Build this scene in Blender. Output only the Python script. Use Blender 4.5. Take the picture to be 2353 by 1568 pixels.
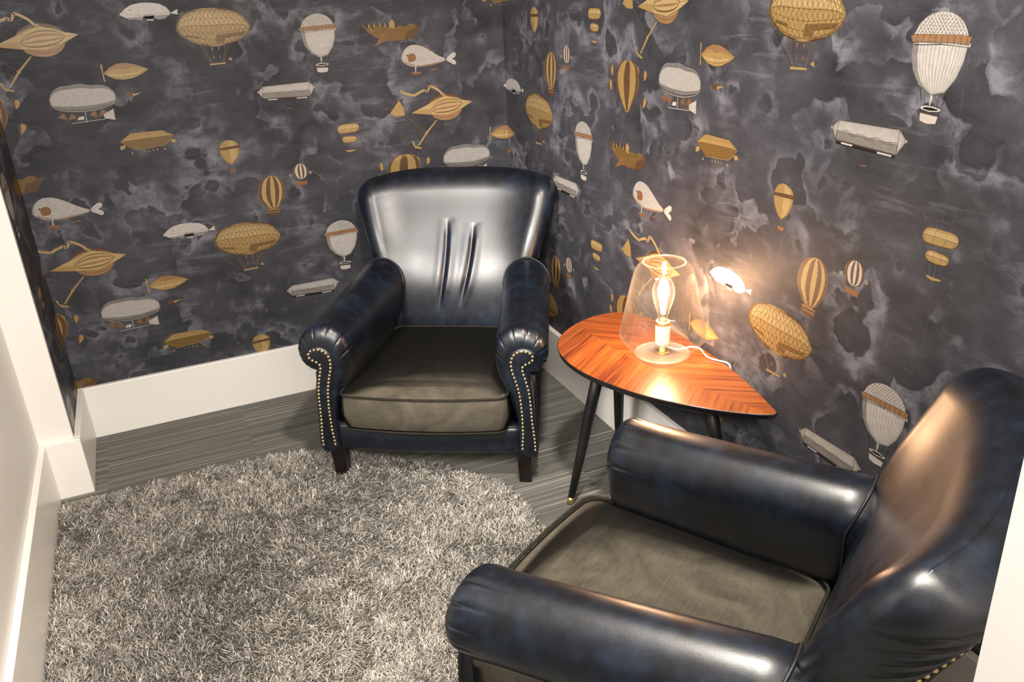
import bpy, bmesh, math, random
import numpy as np
from mathutils import Vector, Matrix, geometry
from math import pi, sin, cos, sqrt, radians

for _o in list(bpy.data.objects): bpy.data.objects.remove(_o)
SC = bpy.context.scene
COL = SC.collection

# ---------------------------------------------------------------- camera
cam = bpy.data.cameras.new('camera'); camo = bpy.data.objects.new('camera', cam); COL.objects.link(camo)
cam.sensor_width = 36; cam.lens = 1961.4/2353*36; cam.clip_start = .02; cam.clip_end = 60
RT = Vector((0.91527, -0.39991, -0.04849)); UP = Vector((0.20238, 0.35240, 0.91370)); FW = Vector((0.34831, 0.84610, -0.40348))
M = Matrix.Identity(4)
for i in range(3):
    M[i][0] = RT[i]; M[i][1] = UP[i]; M[i][2] = -FW[i]; M[i][3] = (-1.3964, -3.3154, 1.5938)[i]
camo.matrix_world = M
SC.camera = camo

# ---------------------------------------------------------------- exposure, world, large lights
SC.view_settings.view_transform = 'Standard'; SC.view_settings.look = 'None'
SC.view_settings.gamma = 1; SC.view_settings.use_curve_mapping = False
SC.view_settings.exposure = 0.0
w = bpy.data.worlds.new('world'); SC.world = w; w.use_nodes = True
w.node_tree.nodes['Background'].inputs[0].default_value = (1, .93, .84, 1)
w.node_tree.nodes['Background'].inputs[1].default_value = .02

def area(name, loc, target, sx, sy, power, col, spread=180):
    l = bpy.data.lights.new(name, 'AREA'); l.shape = 'RECTANGLE'; l.size = sx; l.size_y = sy
    l.energy = power; l.color = col; l.spread = radians(spread)
    o = bpy.data.objects.new(name, l); COL.objects.link(o); o.location = loc
    o.rotation_euler = (Vector(target)-Vector(loc)).to_track_quat('-Z', 'Y').to_euler()
    return o
area('ceiling_downlight', (-.80, -2.30, 2.58), (-.80, -2.25, 0), .14, .14, 66, (1, .91, .80), 150)
area('corridor_light', (-1.15, -4.7, 2.4), (-1.1, -1.5, 0.6), 1.0, .6, 30, (1, .93, .85), 140)
area('doorway_fill_light', (-1.72, -3.95, 2.15), (-.5, -.6, .8), .40, .40, 27, (1, .93, .86), 120)  # added fill, unseen, for the sheen on the far chair's leather
area('side_fill_light', (-2.65, -2.75, 2.38), (-.45, -.55, .90), .62, .62, 20, (1, .93, .86), 48)  # added spot in a made-up side hall, for the chair back's highlight

# ---------------------------------------------------------------- node helpers
class NT:
    def __init__(s, name):
        s.m = bpy.data.materials.new(name); s.m.use_nodes = True; s.t = s.m.node_tree
        s.b = s.t.nodes['Principled BSDF']; s.out = s.t.nodes['Material Output']
    def n(s, typ, **kw):
        nd = s.t.nodes.new('ShaderNode'+typ)
        for k, v in kw.items():
            if k in nd.bl_rna.properties: setattr(nd, k, v)
            else:
                try: nd.inputs[k].default_value = v
                except KeyError: nd.inputs[k.replace('_', ' ')].default_value = v
        return nd
    def l(s, a, b): s.t.links.new(a, b)
    def coord(s, kind='Object', scale=(1, 1, 1), rot=(0, 0, 0), loc=(0, 0, 0)):
        c = s.n('TexCoord'); mp = s.n('Mapping'); s.l(c.outputs[kind], mp.inputs[0])
        mp.inputs['Scale'].default_value = scale; mp.inputs['Rotation'].default_value = rot; mp.inputs['Location'].default_value = loc
        return mp.outputs[0]
    def noise(s, vec, scale, detail=3, rough=.55, dist=0.):
        n = s.n('TexNoise'); s.l(vec, n.inputs['Vector']); n.inputs['Scale'].default_value = scale
        n.inputs['Detail'].default_value = detail; n.inputs['Roughness'].default_value = rough; n.inputs['Distortion'].default_value = dist
        return n
    def ramp(s, fac, stops, interp='LINEAR'):
        r = s.n('ValToRGB'); s.l(fac, r.inputs[0]); e = r.color_ramp.elements; r.color_ramp.interpolation = interp
        while len(e) < len(stops): e.new(.5)
        for el, (p, c) in zip(e, stops):
            el.position = p; el.color = (c if isinstance(c, tuple) else (c, c, c))[:3]+(1,)
        return r.outputs[0]
    def math(s, op, a, b=None, c=None, clamp=False):
        m = s.n('Math'); m.operation = op; m.use_clamp = clamp
        for i, v in enumerate((a, b, c)):
            if v is None: continue
            if isinstance(v, (int, float)): m.inputs[i].default_value = v
            else: s.l(v, m.inputs[i])
        return m.outputs[0]
    def mix(s, fac, a, b, blend='MIX'):
        m = s.n('Mix'); m.data_type = 'RGBA'; m.blend_type = blend
        for i, v in ((0, fac), (6, a), (7, b)):
            if isinstance(v, (int, float)): m.inputs[i].default_value = v
            elif isinstance(v, tuple): m.inputs[i].default_value = v[:3]+(1,)
            else: s.l(v, m.inputs[i])
        return m.outputs[2]
    def bump(s, h, strength=.3, dist=.002):
        b = s.n('Bump'); s.l(h, b.inputs['Height']); b.inputs['Strength'].default_value = strength; b.inputs['Distance'].default_value = dist
        s.l(b.outputs[0], s.b.inputs['Normal']); return b
    def set(s, **kw):
        for k, v in kw.items():
            i = s.b.inputs[k.replace('_', ' ')]
            if hasattr(v, 'is_output'): s.l(v, i)
            else: i.default_value = v if not isinstance(v, tuple) else v[:3]+(1,)
        return s.m
def srgb(r, g, b):
    return tuple((c/255/12.92 if c/255 <= .04045 else ((c/255+.055)/1.055)**2.4) for c in (r, g, b))
def simple(name, col, rough=.5, metal=0., var=.0, vs=20., bump=0., coat=0., spec=.5):
    t = NT(name); v = t.coord(); n = t.noise(v, vs, 3)
    dark = tuple(c*(1-var) for c in col); lite = tuple(min(1, c*(1+var)) for c in col)
    t.set(Base_Color=t.ramp(n.outputs[0], [(.3, dark), (.7, lite)]), Roughness=rough, Metallic=metal, Coat_Weight=coat)
    t.b.inputs['Specular IOR Level'].default_value = spec
    if bump: t.bump(t.noise(v, 260, 3).outputs[0], bump)
    return t.m

# ---------------------------------------------------------------- materials
MAT = {}
MAT['white_paint'] = simple('white_paint', (.76, .745, .715), .45, var=.015, vs=3)
MAT['trim_paint'] = simple('trim_paint', (.82, .80, .76), .28, var=.01, vs=3)
MAT['ceiling_paint'] = simple('ceiling_paint', (.78, .76, .73), .7, var=.01, vs=3)

def leather(name):
    t = NT(name); v = t.coord()
    m = t.noise(v, 7, 5, .6, .4); m2 = t.noise(v, 26, 4, .6)
    f = t.math('MULTIPLY_ADD', m2.outputs[0], .4, t.math('MULTIPLY', m.outputs[0], .6))
    t.set(Base_Color=t.ramp(f, [(.36, (.0008, .0014, .0028)), (.5, (.0023, .0049, .0108)), (.68, (.0072, .0165, .033))]),
          Roughness=t.ramp(m2.outputs[0], [(.3, .33), (.7, .38)]), Coat_Weight=.20, Coat_Roughness=.33, Coat_IOR=1.45)
    t.b.inputs['Specular IOR Level'].default_value = .62
    vo = t.n('TexVoronoi'); vo.feature = 'DISTANCE_TO_EDGE'; t.l(v, vo.inputs['Vector']); vo.inputs['Scale'].default_value = 420
    wr = t.noise(t.coord(scale=(3, 1, 3)), 34, 5, .65, .6)
    h = t.math('MULTIPLY_ADD', t.math('MINIMUM', vo.outputs['Distance'], .25), .5, t.math('MULTIPLY', wr.outputs[0], .9))
    t.bump(h, .12, .002)
    return t.m
MAT['leather'] = leather('navy_leather')
MAT['leather_piping'] = simple('leather_piping', (.003, .005, .010), .5, var=.2)

def velvet():
    t = NT('taupe_velvet'); k = .62; v = t.coord()
    n1 = t.noise(v, 5.5, 4, .6, 1.6); n2 = t.noise(t.coord(scale=(1, 6, 6)), 30, 4, .7)
    f = t.math('MULTIPLY_ADD', n2.outputs[0], .3, t.math('MULTIPLY', n1.outputs[0], .75))
    c = t.ramp(f, [(.34, (.036, .031, .023)), (.52, (.064, .057, .043)), (.70, (.095, .084, .064))])
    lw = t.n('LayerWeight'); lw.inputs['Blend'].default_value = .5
    c = t.mix(1., c, t.ramp(lw.outputs['Facing'], [(.10, 1.1), (.42, 1.12), (.51, .12), (.57, .05), (.60, .04), (1., .03)]), 'MULTIPLY')   # seat shade put into the colour: near black at low view angles
    t.set(Base_Color=c, Roughness=.85, Sheen_Weight=0.)
    t.b.inputs['Sheen Tint'].default_value = (.75, .66, .52, 1)
    t.b.inputs['Specular IOR Level'].default_value = .15
    w1 = t.noise(t.coord(scale=(1.2, 7, 1), rot=(0, 0, .5)), 3.2, 2, .5, .8)
    t.bump(t.math('ADD', t.math('MULTIPLY', w1.outputs[0], 1.0), t.math('MULTIPLY', n2.outputs[0], .05)), .5, .01)
    return t.m
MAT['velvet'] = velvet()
MAT['velvet_piping'] = simple('velvet_piping', (.022, .020, .015), .85, var=.2, vs=60, spec=.12)
MAT['leg_wood'] = simple('leg_wood', (.005, .0016, .0012), .4, var=.3, coat=.2)
MAT['brass'] = simple('aged_brass', (.62, .48, .25), .32, 1., var=.25, vs=90)
MAT['bright_brass'] = simple('bright_brass', (.80, .62, .25), .25, 1., var=.05)
MAT['black_wood'] = simple('black_lacquer', (.006, .006, .006), .45, var=.2)
MAT['black_edge'] = simple('black_edge', (.006, .006, .007), .38, var=.1)
MAT['cord'] = simple('white_cord', (.72, .69, .63), .45, var=.03)
MAT['socket'] = simple('socket_white', (.80, .72, .58), .35, var=.03)

def veneer():
    t = NT('chevron_veneer'); tc = t.n('TexCoord'); sp = t.n('SeparateXYZ'); t.l(tc.outputs['UV'], sp.inputs[0])
    # u runs along the leaf, v across it; the sheets meet in a chevron on the spine v = 0
    side = t.math('GREATER_THAN', sp.outputs[1], 0.0); av = t.math('ABSOLUTE', sp.outputs[1])
    slope = t.math('MULTIPLY_ADD', side, -.27, -.68)
    across = t.math('MULTIPLY_ADD', av, slope, sp.outputs[0]); a1 = across; along = t.math('ADD', av, t.math('MULTIPLY', sp.outputs[0], .3))
    cb = t.n('CombineXYZ'); t.l(across, cb.inputs[0]); t.l(t.math('MULTIPLY', along, .022), cb.inputs[1]); t.l(t.math('MULTIPLY', side, .7), cb.inputs[2])
    n = t.noise(cb.outputs[0], 250, 4, .6, .0); n2 = t.noise(cb.outputs[0], 48, 3, .55, .0)
    sheet = t.n('TexWhiteNoise'); sheet.noise_dimensions = '1D'
    t.l(t.math('FLOOR', t.math('MULTIPLY_ADD', a1, 13, t.math('MULTIPLY', side, 37.0))), sheet.inputs['W'])
    f = t.math('ADD', t.math('MULTIPLY', n.outputs[0], .62), t.math('MULTIPLY', n2.outputs[0], .38))
    f = t.math('MULTIPLY_ADD', t.math('SUBTRACT', sheet.outputs[0], .5), t.math('MULTIPLY', t.math('SUBTRACT', 1, side), .09), f)
    c = t.ramp(f, [(.32, (.035, .007, .002)), (.42, (.115, .024, .004)), (.50, (.215, .052, .008)), (.60, (.29, .082, .013)), (.75, (.35, .118, .024))])
    edge = t.math('LESS_THAN', av, .0012)
    c = t.mix(t.math('MULTIPLY', edge, .5), c, (.2, .06, .015))
    t.set(Base_Color=c, Roughness=.33, Coat_Weight=.5, Coat_Roughness=.18)
    return t.m
MAT['veneer'] = veneer()

def carpet():
    t = NT('striped_carpet'); v = t.coord()
    sp = t.n('SeparateXYZ'); t.l(v, sp.inputs[0])
    tile = t.math('FLOOR', t.math('MULTIPLY_ADD', sp.outputs[0], 2.0, .5)); tiley = t.math('FLOOR', t.math('MULTIPLY', sp.outputs[1], 2.0))
    cb = t.n('CombineXYZ'); t.l(t.math('MULTIPLY', sp.outputs[0], .9), cb.inputs[0])
    t.l(t.math('MULTIPLY_ADD', tile, 3.17, t.math('MULTIPLY', sp.outputs[1], 95.)), cb.inputs[1]); t.l(t.math('MULTIPLY_ADD', tile, 5.3, t.math('MULTIPLY', tiley, 2.1)), cb.inputs[2])
    n = t.noise(cb.outputs[0], 1.0, 3, .6)
    fine = t.noise(v, 420, 2, .6)
    f = t.math('MULTIPLY_ADD', t.math('SUBTRACT', fine.outputs[0], .5), .22, n.outputs[0])
    c = t.ramp(f, [(.36, (.085, .083, .074)), (.50, (.128, .125, .111)), (.60, (.16, .156, .139)), (.66, (.29, .284, .256)), (.75, (.36, .352, .32))])
    t.set(Base_Color=c, Roughness=.95, Sheen_Weight=.1); t.b.inputs['Specular IOR Level'].default_value = .1
    t.bump(f, .6, .003)
    return t.m
MAT['carpet'] = carpet()

def rugmat(name, lo, hi):
    t = NT(name); tc = t.n('TexCoord'); sp = t.n('SeparateXYZ'); t.l(tc.outputs['UV'], sp.inputs[0])
    g = t.ramp(sp.outputs[0], [(0., lo), (.6, tuple((a+b)/2 for a, b in zip(lo, hi))), (1., hi)])
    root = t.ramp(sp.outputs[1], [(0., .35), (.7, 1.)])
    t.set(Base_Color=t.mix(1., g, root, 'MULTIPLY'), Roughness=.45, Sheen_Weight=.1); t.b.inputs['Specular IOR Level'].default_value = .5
    return t.m
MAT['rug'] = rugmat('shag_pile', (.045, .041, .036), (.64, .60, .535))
MAT['rug_back'] = simple('rug_backing', (.10, .095, .08), .9, var=.2)

PK = .45
def paper(name, col, var=.12, rough=.42, hatch=0.):
    col = tuple(c*PK for c in col)
    t = NT(name); v = t.coord('UV'); n = t.noise(v, 60, 5, .7); g = t.noise(t.coord('UV', scale=(1, 6, 1)), 240, 2, .7)
    f = t.math('ADD', t.math('MULTIPLY', n.outputs[0], .6), t.math('MULTIPLY', g.outputs[0], .4))
    t.set(Base_Color=t.ramp(f, [(.32, tuple(c*(1-var*1.8) for c in col)), (.68, tuple(min(1, c*(1+var)) for c in col))]), Roughness=rough)
    t.b.inputs['Specular IOR Level'].default_value = .5
    return t.m

def clouds():
    t = NT('storm_cloud_wallpaper'); uv = t.coord('UV')
    def warp(src, scale, amt, det=3, loc=(0, 0, 0)):
        wn = t.noise(t.coord('UV', loc=loc), scale, det, .55); c = t.n('VectorMath'); c.operation = 'SUBTRACT'; t.l(wn.outputs['Color'], c.inputs[0]); c.inputs[1].default_value = (.5, .5, .5)
        wv = t.n('VectorMath'); wv.operation = 'SCALE'; t.l(c.outputs[0], wv.inputs[0]); wv.inputs['Scale'].default_value = amt
        a = t.n('VectorMath'); a.operation = 'ADD'; t.l(src, a.inputs[0]); t.l(wv.outputs[0], a.inputs[1]); return a.outputs[0]
    wa = warp(uv, 3.2, .17, 3); wb = warp(wa, 18, .042, 5)
    def lobes(vec, scale, sm=.12):
        vo = t.n('TexVoronoi'); vo.feature = 'SMOOTH_F1'; t.l(vec, vo.inputs['Vector']); vo.inputs['Scale'].default_value = scale; vo.inputs['Smoothness'].default_value = sm
        return vo.outputs['Distance']
    def band(loc, scale, freq, lob, width):
        """one bank of cumulus: a rounded, ragged contour with a pale rim that fades back into the bank"""
        b = t.noise(warp(t.coord('UV', loc=loc), 4, .10, 2), scale, 1.5, .5).outputs[0]
        hh = t.math('MULTIPLY_ADD', lobes(wb, lob), -.20, t.math('MULTIPLY_ADD', lobes(wb, lob*2.4), -.06, b))
        s = t.math('FRACT', t.math('MULTIPLY', hh, freq))
        rim = t.ramp(s, [(0., .30), (.03, .0), (.55, .0), (1-width*2.4, .18), (1-width, .85), (.93, 1.), (.985, .8), (1., .30)])
        core = t.ramp(s, [(0., .0), (.02, 1.), (.35, .5), (.8, 0.)])      # dark hollow right behind the rim
        ero = t.ramp(t.noise(wb, 26, 4, .7).outputs[0], [(.36, .25), (.56, 1.)]); return t.math('MULTIPLY', rim, ero), core
    r1, c1 = band((0, 0, 0), 2.1, 4.2, 8.5, .16); r2, c2 = band((5, 2, 0), 3.0, 4.6, 13., .14)
    p1 = t.ramp(t.noise(uv, 3.3, 3, .6).outputs[0], [(.42, .0), (.60, 1.)]); p2 = t.ramp(t.noise(t.coord('UV', loc=(3, 7, 0)), 4.0, 3, .6).outputs[0], [(.45, .0), (.60, 1.)])
    big = t.noise(wa, 2.0, 5, .6).outputs[0]; mid = t.noise(t.coord('UV', scale=(1, 1.9, 1)), 9, 5, .65, .3).outputs[0]
    streak = t.noise(t.coord('UV', scale=(1.2, 8, 1), rot=(0, 0, .10)), 3.2, 5, .62, .5)
    sk = t.ramp(streak.outputs[0], [(.54, 0.), (.60, 1.), (.63, .8), (.70, .1)])
    skm = t.ramp(t.noise(uv, 2.3, 2).outputs[0], [(.46, 0.), (.60, 1.)])
    g1 = t.noise(t.coord('UV', scale=(1, 6, 1)), 110, 4, .85); g2 = t.noise(t.coord('UV', scale=(6, 1, 1)), 100, 4, .85); g3 = t.noise(uv, 420, 2, .9)
    base = t.math('ADD', t.math('MULTIPLY', big, .40), t.math('MULTIPLY', mid, .36))
    for fac, m, amt in ((r1, p1, .33), (r2, p2, .27), (c1, p1, -.09), (c2, p2, -.07), (sk, skm, .13)):
        base = t.math('MULTIPLY_ADD', t.math('MULTIPLY', fac, m), amt, base)
    for g, amt in ((g1, .36), (g2, .28), (g3, .10)):
        base = t.math('MULTIPLY_ADD', t.math('SUBTRACT', g.outputs[0], .5), amt, base)
    K = lambda *c: tuple(x*PK*1.13 for x in srgb(*c))
    c = t.ramp(base, [(.10, K(40, 42, 47)), (.26, K(68, 69, 75)), (.42, K(90, 90, 98)), (.58, K(120, 121, 131)), (.78, K(148, 149, 160))])
    # hanging seams between the strips of paper
    sp = t.n('SeparateXYZ'); t.l(t.coord('UV'), sp.inputs[0])
    fr = t.math('ABSOLUTE', t.math('SUBTRACT', t.math('FRACT', t.math('DIVIDE', t.math('ADD', sp.outputs[0], .64), .70)), .5))
    seam = t.math('GREATER_THAN', fr, .4990)
    c = t.mix(t.math('MULTIPLY', seam, .22), c, K(130, 126, 130))
    t.set(Base_Color=c, Roughness=.50); t.b.inputs['Specular IOR Level'].default_value = .12
    t.bump(t.math('ADD', g1.outputs[0], g2.outputs[0]), .12, .0006)
    return t.m
PAPER = [('clouds', clouds()),
         ('gold', paper('printed_gold', srgb(206, 172, 110))), ('lightgold', paper('printed_light_gold', srgb(228, 198, 138))),
         ('darkgold', paper('printed_dark_gold', srgb(146, 114, 62))), ('brown', paper('printed_brown', srgb(118, 84, 58))),
         ('rust', paper('printed_rust', srgb(170, 118, 76))), ('white', paper('printed_ivory', srgb(240, 234, 228))),
         ('grey', paper('printed_grey', srgb(168, 164, 160), .2)), ('ink', paper('printed_ink', srgb(30, 24, 20))),
         ('pink', paper('printed_tan', srgb(186, 140, 100)))]
PIDX = {n: i for i, (n, _) in enumerate(PAPER)}

# ---------------------------------------------------------------- object helpers
def tag(o, label=None, cat=None, group=None, kind=None):
    if label: o['label'] = label
    if cat: o['category'] = cat
    if group: o['group'] = group
    if kind: o['kind'] = kind
    return o
def link(name, me, mat=None, parent=None, smooth=True):
    o = bpy.data.objects.new(name, me); COL.objects.link(o)
    if mat is not None:
        for m in (mat if isinstance(mat, (list, tuple)) else [mat]): me.materials.append(m)
    if smooth and len(me.polygons): me.polygons.foreach_set('use_smooth', [True]*len(me.polygons))
    if parent: o.parent = parent
    return o
def mesh(name, vs, fs):
    me = bpy.data.meshes.new(name); me.from_pydata([tuple(v) for v in vs], [], fs); me.update(); return me
def empty(name, loc, rz=0):
    o = bpy.data.objects.new(name, None); COL.objects.link(o); o.location = loc; o.rotation_euler = (0, 0, rz); o.empty_display_size = .1
    return o
def box_bm(bm, lo, hi, bev=0.):
    r = bmesh.ops.create_cube(bm, size=1)
    for v in r['verts']: v.co = Vector([lo[i]+(v.co[i]+.5)*(hi[i]-lo[i]) for i in range(3)])
    if bev:
        es = list({e for v in r['verts'] for e in v.link_edges})
        bmesh.ops.bevel(bm, geom=es, offset=bev, segments=2, affect='EDGES', profile=.5)
def box(name, lo, hi, mat, bev=.0, parent=None, kind='structure', smooth=False):
    bm = bmesh.new(); box_bm(bm, lo, hi, bev); me = bpy.data.meshes.new(name); bm.to_mesh(me); bm.free()
    o = link(name, me, mat, parent, smooth)
    if kind and not parent: o['kind'] = kind
    return o
def loft(rings, closed=True, cap0=False, cap1=False):
    n = len(rings[0]); vs = [p for r in rings for p in r]; fs = []
    for i in range(len(rings)-1):
        for j in range(n if closed else n-1):
            k = (j+1) % n; fs.append((i*n+j, i*n+k, (i+1)*n+k, (i+1)*n+j))
    if cap0: fs.append(tuple(range(n))[::-1])
    if cap1: fs.append(tuple(range((len(rings)-1)*n, len(rings)*n)))
    return vs, fs
def tube_pts(pts, r, closed=False, seg=8):
    pts = [Vector(p) for p in pts]; n = len(pts); rings = []; up = None
    for i, p in enumerate(pts):
        if closed: d = pts[(i+1) % n]-pts[i-1]
        else: d = pts[min(i+1, n-1)]-pts[max(i-1, 0)]
        d.normalize()
        if up is None: up = Vector((0, 0, 1)) if abs(d.z) < .9 else Vector((1, 0, 0))
        a = d.cross(up).normalized(); up = a.cross(d).normalized()
        rr = r[i] if isinstance(r, (list, tuple)) else r
        rings.append([p+a*rr*cos(2*pi*k/seg)+up*rr*sin(2*pi*k/seg) for k in range(seg)])
    if closed: rings.append(rings[0])
    return loft(rings, cap0=not closed, cap1=not closed)
def tube(name, pts, r, mat, parent=None, closed=False, seg=8):
    return link(name, mesh(name, *tube_pts(pts, r, closed, seg)), mat, parent)
def lathe(name, prof, mat, parent=None, seg=48, loc=(0, 0, 0)):
    rings = [[Vector((loc[0]+r*cos(2*pi*k/seg), loc[1]+r*sin(2*pi*k/seg), loc[2]+z)) for k in range(seg)] for r, z in prof]
    return link(name, mesh(name, *loft(rings)), mat, parent)
def spline(pts, n, closed=True):
    """Catmull-Rom through pts, resampled evenly by arc length."""
    P = np.array(pts, float); m = len(P); out = []
    rng = range(m if closed else m-1)
    for i in rng:
        p0, p1, p2, p3 = (P[(i-1) % m], P[i], P[(i+1) % m], P[(i+2) % m]) if closed else (P[max(i-1, 0)], P[i], P[i+1], P[min(i+2, m-1)])
        for t in np.linspace(0, 1, 24, endpoint=False):
            out.append(.5*((2*p1)+(-p0+p2)*t+(2*p0-5*p1+4*p2-p3)*t*t+(-p0+3*p1-3*p2+p3)*t**3))
    out.append(P[0] if closed else P[-1]); out = np.array(out)
    s = np.concatenate([[0], np.cumsum(np.linalg.norm(np.diff(out, axis=0), axis=1))])
    q = np.linspace(0, s[-1], n+1)[:-1] if closed else np.linspace(0, s[-1], n)
    return np.array([[np.interp(v, s, out[:, k]) for k in range(P.shape[1])] for v in q])

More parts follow.
